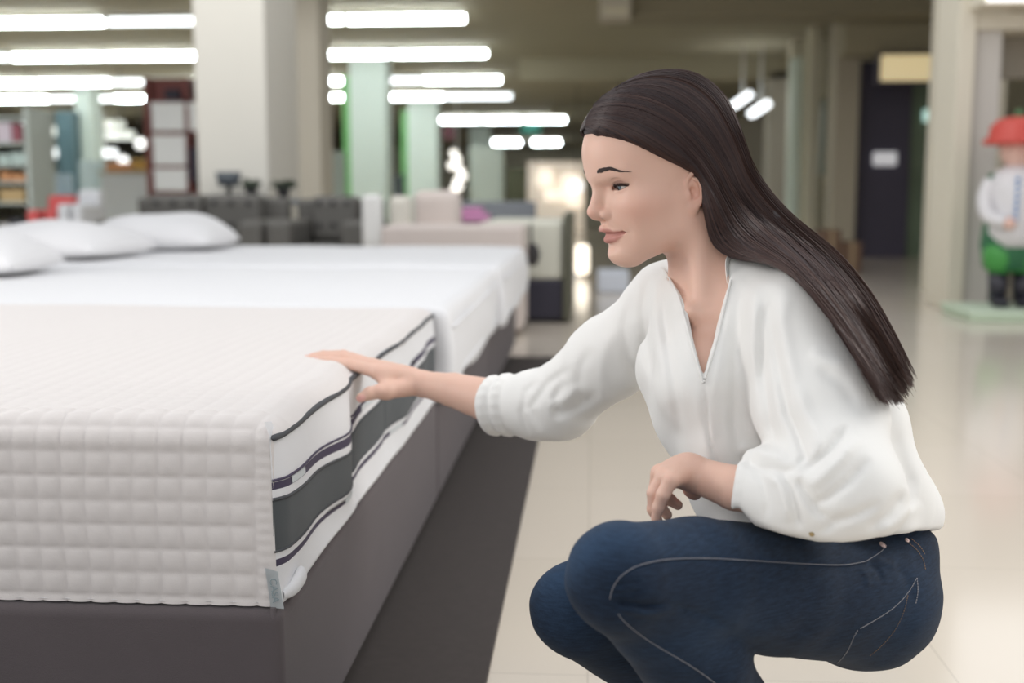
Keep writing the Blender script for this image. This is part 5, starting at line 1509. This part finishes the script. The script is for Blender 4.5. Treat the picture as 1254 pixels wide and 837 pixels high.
# ------------------------------------------------------------------ shoes
M_shoe = mat('white_sneaker', srgb(220, 218, 214), .6); M_sole = mat('white_rubber_sole', srgb(200, 198, 192), .7)
fd = _f * 1.0; fd = np.array([-.80, -.60, 0]); sd = np.array([-fd[1], fd[0], 0])
def shoe(ank, nm):
    sF = Field(); A = np.array([ank[0], ank[1], 0.0])
    heel = A + np.array([0, 0, .085]) - fd * .035; ball_ = A + fd * .105 + np.array([0, 0, .036]); toe = A + fd * .175 + np.array([0, 0, .027])
    sF.cone(heel, ball_, .030, .034, k=.015); sF.cone(ball_, toe, .034, .022, k=.01); sF.cone(A + np.array([0, 0, .105]), heel + fd * .04, .033, .032, k=.02)
    sF.cone(ball_ + sd * .012, toe + sd * .008, .030, .018, k=.01)
    sF.add(lambda P: .006 - P[:, 2], A - .4, A + .4, .003, 'i')
    V, Q = surf(sF, A + [-.28, -.28, -.01], A + [.28, .28, .22], .004)
    o = link('shoe', npmesh('shoe', V - PL, Q), M_shoe, PW)
    def sole(bm):
        n = 40; ring = []
        for k in range(n):
            a = 2 * math.pi * k / n
            u = math.cos(a) * .058; w_ = math.sin(a) * (.040 if math.cos(a) < 0 else .036)
            c = A + fd * (.125 + u) + sd * w_; ring.append(c)
        lo_ = [bm.verts.new((c[0], c[1], .001)) for c in ring]; hi_ = [bm.verts.new((c[0], c[1], .013)) for c in ring]
        for k in range(n): bm.faces.new((lo_[k], lo_[(k + 1) % n], hi_[(k + 1) % n], hi_[k]))
        bm.faces.new(hi_); bm.faces.new(lo_[::-1])
    bobj('shoe_sole', sole, M_sole, PW)
shoe(W(925, 935, 1.32), 'near'); shoe(W(905, 925, 1.52), 'far')
print('clothes', _time.time() - _t0)
# ------------------------------------------------------------------ long dark hair
def hair_material():
    m = bpy.data.materials.new('dark_brown_hair'); m.use_nodes = True
    nt = m.node_tree; b = nt.nodes['Principled BSDF']; N = nt.nodes.new
    b.inputs['Roughness'].default_value = .46; b.inputs['Specular IOR Level'].default_value = .35
    at = N('ShaderNodeAttribute'); at.attribute_name = 'tone'
    cr = N('ShaderNodeValToRGB')
    cr.color_ramp.elements[0].position = 0; cr.color_ramp.elements[0].color = srgb(34, 25, 30)
    cr.color_ramp.elements[1].position = 1; cr.color_ramp.elements[1].color = srgb(90, 64, 55)
    nt.links.new(at.outputs['Fac'], cr.inputs[0]); nt.links.new(cr.outputs[0], b.inputs['Base Color'])
    return m
M_hair = hair_material()
# hairline in head coordinates (x forward, z up), mirrored on the far side; inside = hair
HLINE = [(.094, .068), (.084, .0665), (.072, .061), (.058, .053), (.042, .041), (.026, .029), (.012, .0195), (.004, .014), (-.004, .008), (-.014, .006), (-.024, -.005), (-.026, -.030), (-.028, -.060), (-.20, -.10), (-.2, .2), (.12, .2), (.12, .070)]
hairF = Field()
def cap(P):
    L = w2h(P)
    d = el(L, (-.006, 0, .034), (.0975, .0815, .0930))
    d = smin(d, el(L, (.034, 0, .038), (.0655, .0680, .0680)), .02)
    d = smin(d, el(L, (-.045, 0, -.012), (.061, .069, .066)), .03)
    s = poly_sd(L[:, 0], L[:, 2], HLINE)
    return smax(d, s, .012)
hairF.add(cap, HO - .19, HO + .19, 0)
TAIL = [W(885, 245, 1.475), W(925, 275, 1.475), W(965, 318, 1.475), W(1005, 362, 1.475), W(1042, 408, 1.475), W(1072, 448, 1.475), W(1090, 474, 1.475)]
TAILR = [.055, .046, .036, .034, .034, .029, .016]
hairF.chain(TAIL[:3], [.050, .036, .020], k=.03)
V1, Q1 = surf(hairF, np.minimum(HO - .17, np.min(TAIL, 0) - .06), np.maximum(HO + .17, np.max(TAIL, 0) + .06), .0028 * LOWRES)
V1 = relax(V1, Q1, 1)
print('hair hull', len(V1), _time.time() - _t0)

GA = [(716, 157), (730, 160), (750, 170), (777, 187), (803, 203), (825, 213), (846, 216), (858, 236), (864, 268), (874, 300), (900, 317), (935, 322), (968, 336), (1000, 366), (1028, 400), (1050, 436), (1066, 468), (1078, 492)]
GB = [(719, 146), (738, 142), (762, 143), (790, 153), (818, 170), (845, 193), (866, 222), (882, 252), (896, 278), (915, 298), (940, 313), (966, 330), (990, 355), (1014, 385), (1036, 416), (1058, 448), (1078, 478), (1090, 497)]
GC = [(734, 122), (760, 114), (788, 114), (817, 124), (846, 144), (870, 172), (888, 202), (902, 232), (920, 258), (945, 283), (970, 306), (995, 332), (1018, 360), (1040, 390), (1060, 420), (1080, 452), (1098, 480), (1108, 494)]
GD = [(775, 97), (800, 89), (825, 86.5), (850, 92), (872, 106), (888, 127), (899, 155), (912, 188), (930, 222), (955, 253), (985, 280), (1015, 303), (1042, 330), (1064, 358), (1082, 388), (1098, 418), (1112, 446), (1121, 466)]
GN = 40
GG = np.stack([catmull(g, GN) for g in (GA, GB, GC, GD)], 0)      # (4, GN, 2)
def guide(s):      # s in [0,1] -> (n, GN, 2)
    u = np.clip(s, 0, 1) * 3; i = np.minimum(u.astype(int), 2); f = (u - i)[:, None, None]
    # smooth blend between neighbouring guides
    return GG[i] * (1 - f) + GG[i + 1] * f
rng = np.random.RandomState(11)
def depth_grid(field, x0, x1, y0, y1, st, dmax, far, erode=0):
    xs = np.arange(x0, x1 + st, st); ys = np.arange(y0, y1 + st, st)
    X, Y = np.meshgrid(xs, ys)
    x_, y_ = X.ravel(), Y.ravel()
    _, d = trace(x_, y_, field, 1.15, dmax, 0.0, 50)
    miss = d > dmax - .002
    if far is None:          # where the ray passes by: the place where it comes closest
        i = np.nonzero(miss)[0]; dd = np.linspace(1.30, 1.47, 24); best = np.full(len(i), 9.); bd = np.full(len(i), 1.4)
        dr = Fv + Rv * (x_[i, None] - 627) / FPX - Uv * (y_[i, None] - 418.5) / FPX
        for q in dd:
            v = field(Cv + dr * q); m = v < best; best = np.where(m, v, best); bd = np.where(m, q, bd)
        d[i] = bd
    else: d[miss] = far
    d = d.reshape(X.shape)
    for _ in range(erode):
        e = np.pad(d, 1, mode='edge')
        d = np.min([e[a:a + d.shape[0], b:b + d.shape[1]] for a in range(3) for b in range(3)], axis=0)
    def look(x, y):
        u = np.clip((x - x0) / st, 0, len(xs) - 1.001); v = np.clip((y - y0) / st, 0, len(ys) - 1.001)
        i = u.astype(int); j = v.astype(int); fu = u - i; fv = v - j
        return (d[j, i] * (1 - fu) + d[j, i + 1] * fu) * (1 - fv) + (d[j + 1, i] * (1 - fu) + d[j + 1, i + 1] * fu) * fv
    return look
hull_d = depth_grid(hairF, 700, 1000, 76, 340, 2.0, 1.475, None)
def under(P): return np.minimum(bodyF(P), blF(P))
body_d = depth_grid(under, 845, 1140, 215, 505, 3.0, 1.70, 1.56, 3)
def near_strands(N, lift, seed, smin_=0.0, smax_=1.0, wild=1.7):
    r = np.random.RandomState(seed)
    ncl = 260
    cs = np.sort(r.uniform(smin_, smax_, ncl))
    s = cs[r.randint(0, ncl, N)] + r.normal(0, .004, N)
    # clumps drift sideways along the length
    t = np.linspace(0, 1, GN)
    key = (s * 90).astype(int)
    a1 = np.sin(key * 12.9898) * 43758.5453; a1 -= np.floor(a1); a2 = np.sin(key * 78.233) * 12543.123; a2 -= np.floor(a2)
    drift = (a1 - .5)[:, None] * .10 * np.clip((t - .45) / .55, 0, 1)[None] ** 1.3
    s2 = s[:, None] + drift
    ii = np.arange(N)
    u = np.clip(s2, -.02, 1.02) * 3; i = np.clip(u.astype(int), 0, 2); f = (u - i)[..., None]
    tt = np.arange(GN)[None].repeat(N, 0)
    XY = GG[i, tt] * (1 - f) + GG[np.minimum(i + 1, 3), tt] * f
    # depth: on the hull for the head part; in the tail distributed through its thickness
    flat = XY.reshape(-1, 2)
    d = hull_d(flat[:, 0], flat[:, 1]).reshape(N, GN)
    dB = body_d(flat[:, 0], flat[:, 1]).reshape(N, GN)
    lay = r.rand(N)
    prof = np.sqrt(np.clip(1 - (2 * np.clip(s2, 0, 1) - 1) ** 2, 0.05, 1))
    dt = 1.475 - prof * .034 * (2 * lay[:, None] - .9)
    dt = np.where(lay[:, None] > .35, np.minimum(dt, d + .002), dt)
    w = np.clip((t - .47) / .12, 0, 1)[None]
    w = w * w * (3 - 2 * w)
    dh = d - lift * (.55 + .65 * lay[:, None]) - .0035 * np.exp(-(t / .16) ** 2)[None]
    D = dh * (1 - w) + dt * w
    # fine waviness and ragged ends
    ph = r.rand(N, 1) * 6.28; am = wild * (.25 + 2.6 * np.clip((t - .5) / .5, 0, 1) ** 1.5)[None] * r.rand(N, 1)
    XY[..., 0] += am * np.sin(t[None] * (7 + 9 * a2[:, None]) + ph) * .8
    XY[..., 1] += am * np.cos(t[None] * (6 + 8 * a1[:, None]) + ph)
    thick = .004 + prof * (.004 + .026 * lay[:, None])
    lim = dB - thick
    drape = np.clip((t - .30) / .08, 0, 1)[None] * np.ones_like(D)
    D = np.where(drape > 0, D * (1 - drape) + drape * np.minimum(D, lim), D)
    # where it leaves the shoulder it hangs on at about the same distance
    for k in range(18, GN): D[:, k] = np.minimum(D[:, k], D[:, k - 1] + .007)
    # gaussian smoothing of depth along the strand
    for _ in range(6): D[:, 1:-1] = (D[:, :-2] + 2 * D[:, 1:-1] + D[:, 2:]) / 4
    P = Cv + D[..., None] * (Fv + Rv * (XY[..., :1] - 627) / FPX - Uv * (XY[..., 1:] - 418.5) / FPX)
    # keep the roots just above the scalp surface
    kk = 20; A = P[:, :kk].reshape(-1, 3); e = .0008
    for _ in range(3):
        v = cap(A); g = np.stack([(cap(A + np.eye(3)[c] * e) - v) / e for c in range(3)], 1)
        g /= np.linalg.norm(g, axis=1, keepdims=True) + 1e-6
        want = (.0010 + lift * .55 * lay)[:, None].repeat(kk, 1).ravel()
        A = A + g * np.clip(want - v, 0, .004)[:, None] * (v > -.03)[:, None]
    P[:, :kk] = A.reshape(N, kk, 3)
    # end length
    L_ = 1.0 - np.abs(r.normal(0, .07, N)) - .14 * a2 * (r.rand(N) < .7)
    q = np.clip(L_, .6, 1)[:, None] * np.linspace(0, 1, GN)[None] * (GN - 1)
    i0 = np.minimum(q.astype(int), GN - 2); fr = (q - i0)[..., None]
    P = np.take_along_axis(P, i0[..., None], 1) * (1 - fr) + np.take_along_axis(P, (i0 + 1)[..., None], 1) * fr
    tone = np.clip(.10 + .55 * a1 * (.3 + .7 * a2) + r.normal(0, .08, N), 0, 1)[:, None] + .30 * np.clip((t - .40) / .5, 0, 1)[None] * (.5 + .6 * a2[:, None])
    tone = tone + .18 * np.clip((s[:, None] - .8) / .2, 0, 1)
    return P, tone, t
sets = [near_strands(8000, .0030, 1), near_strands(900, .0036, 2, wild=3.2)]
# a few flyaways round the crown and along the outer edge
Pf, tf, t = near_strands(260, .004, 5, .90, 1.0, 3.0)
off = rng.uniform(0, 1, (260, 1)) ** 2 * .006 * np.sin(np.pi * np.clip(t * 1.15, 0, 1))[None] ** 1.0
Pf = Pf + (off[..., None]) * (np.array([.5, 0, .86]))
sets.append((Pf, tf, t))
# far side of the head, seen only from other places: mirrored, then running into the tail
Pm, tm_, t = near_strands(1700, .0018, 9, .0, 1.0)
Lm = w2h(Pm.reshape(-1, 3)).reshape(Pm.shape); Lm[..., 1] *= -1
Pmir = h2w(Lm.reshape(-1, 3)).reshape(Pm.shape)
w = np.clip((t - .38) / .16, 0, 1); w = (w * w * (3 - 2 * w))[None, :, None]
back = Pm.copy(); dd = ((back - Cv) @ Fv); add = np.clip(1.505 + .01 * rng.rand(len(Pm), 1) - dd, 0, .08)
back = back + add[..., None] * Fv
sets.append((Pmir * (1 - w) + back * w, tm_, t))
# back of the head: from the crown down over the back, joining the long tail
Nb = 3200; Pb, tb_, t = near_strands(Nb, .0025, 21, .45, 1.0, 1.5)
y0 = rng.uniform(-.076, .010, Nb); jr = rng.uniform(-1, 1, (Nb, 3)) * .004
ctrl = [(-.020, .35, .128), (-.062, .80, .108), (-.092, 1.0, .070), (-.104, 1.0, .030), (-.098, .95, -.010)]
C5 = np.stack([np.stack([np.full(Nb, a) + .02 * (np.abs(y0) / .07) ** 2 * (k > 0), y0 * b, np.full(Nb, c)], 1) for k, (a, b, c) in enumerate(ctrl)], 1)
C5 = h2w(C5.reshape(-1, 3)).reshape(Nb, 5, 3) + jr[:, None] * .5
J = 21
join = Pb[:, J:] + Fv * (.030 * np.clip(1 - (np.arange(GN - J) / (GN - J)) ** 1.5, 0, 1))[None, :, None]
tt5 = np.linspace(0, 1, 5); ts = np.linspace(0, 1, 14)
seg = np.stack([np.stack([np.interp(ts, tt5, C5[i, :, c]) for c in range(3)], 1) for i in range(Nb)], 0)
full = np.concatenate([seg, join[:, 3:]], 1)
for _ in range(8): full[:, 1:-1] = (full[:, :-2] + 2 * full[:, 1:-1] + full[:, 2:]) / 4
kk = 15; A = full[:, :kk].reshape(-1, 3)
for _ in range(4):
    v = cap(A); g = np.stack([(cap(A + np.eye(3)[c] * .0008) - v) / .0008 for c in range(3)], 1)
    g /= np.linalg.norm(g, axis=1, keepdims=True) + 1e-6
    A = A + g * np.clip(.0016 + .0015 * rng.rand(len(A)) * 0 - v, 0, .006)[:, None]
full[:, :kk] = A.reshape(Nb, kk, 3)
wk = np.clip((26 - np.arange(full.shape[1])) / 6, 0, 1)[None]
full = full + (np.clip(1.468 - (full - Cv) @ Fv, 0, .1) * wk)[..., None] * Fv
tb2 = np.stack([np.interp(np.linspace(0, 1, full.shape[1]), t, row) for row in np.broadcast_to(tb_, (Nb, GN))], 0)
sets.append((full, tb2, np.linspace(0, 1, full.shape[1])))
VV, FF, TT = [V1], [Q1], [np.full(len(V1), .02)]
n0 = len(V1)
for P, tone, t in sets:
    N = len(P); rad = (np.interp(t, [0, .04, .85, 1], [.00030, .00050, .00048, .00012]))[None].repeat(N, 0)
    v, f = tube_np(P, rad, 3)
    VV.append(v); FF.append(f + n0); n0 += len(v)
    TT.append(np.repeat(tone, 3, axis=1).ravel())
VV = np.vstack(VV); FF = np.vstack(FF); TT = np.concatenate(TT)
me = npmesh('hair', VV - PL, FF)
set_attr(me, 'tone', TT)
link('hair', me, M_hair, PW)
print('hair', len(VV), _time.time() - _t0)
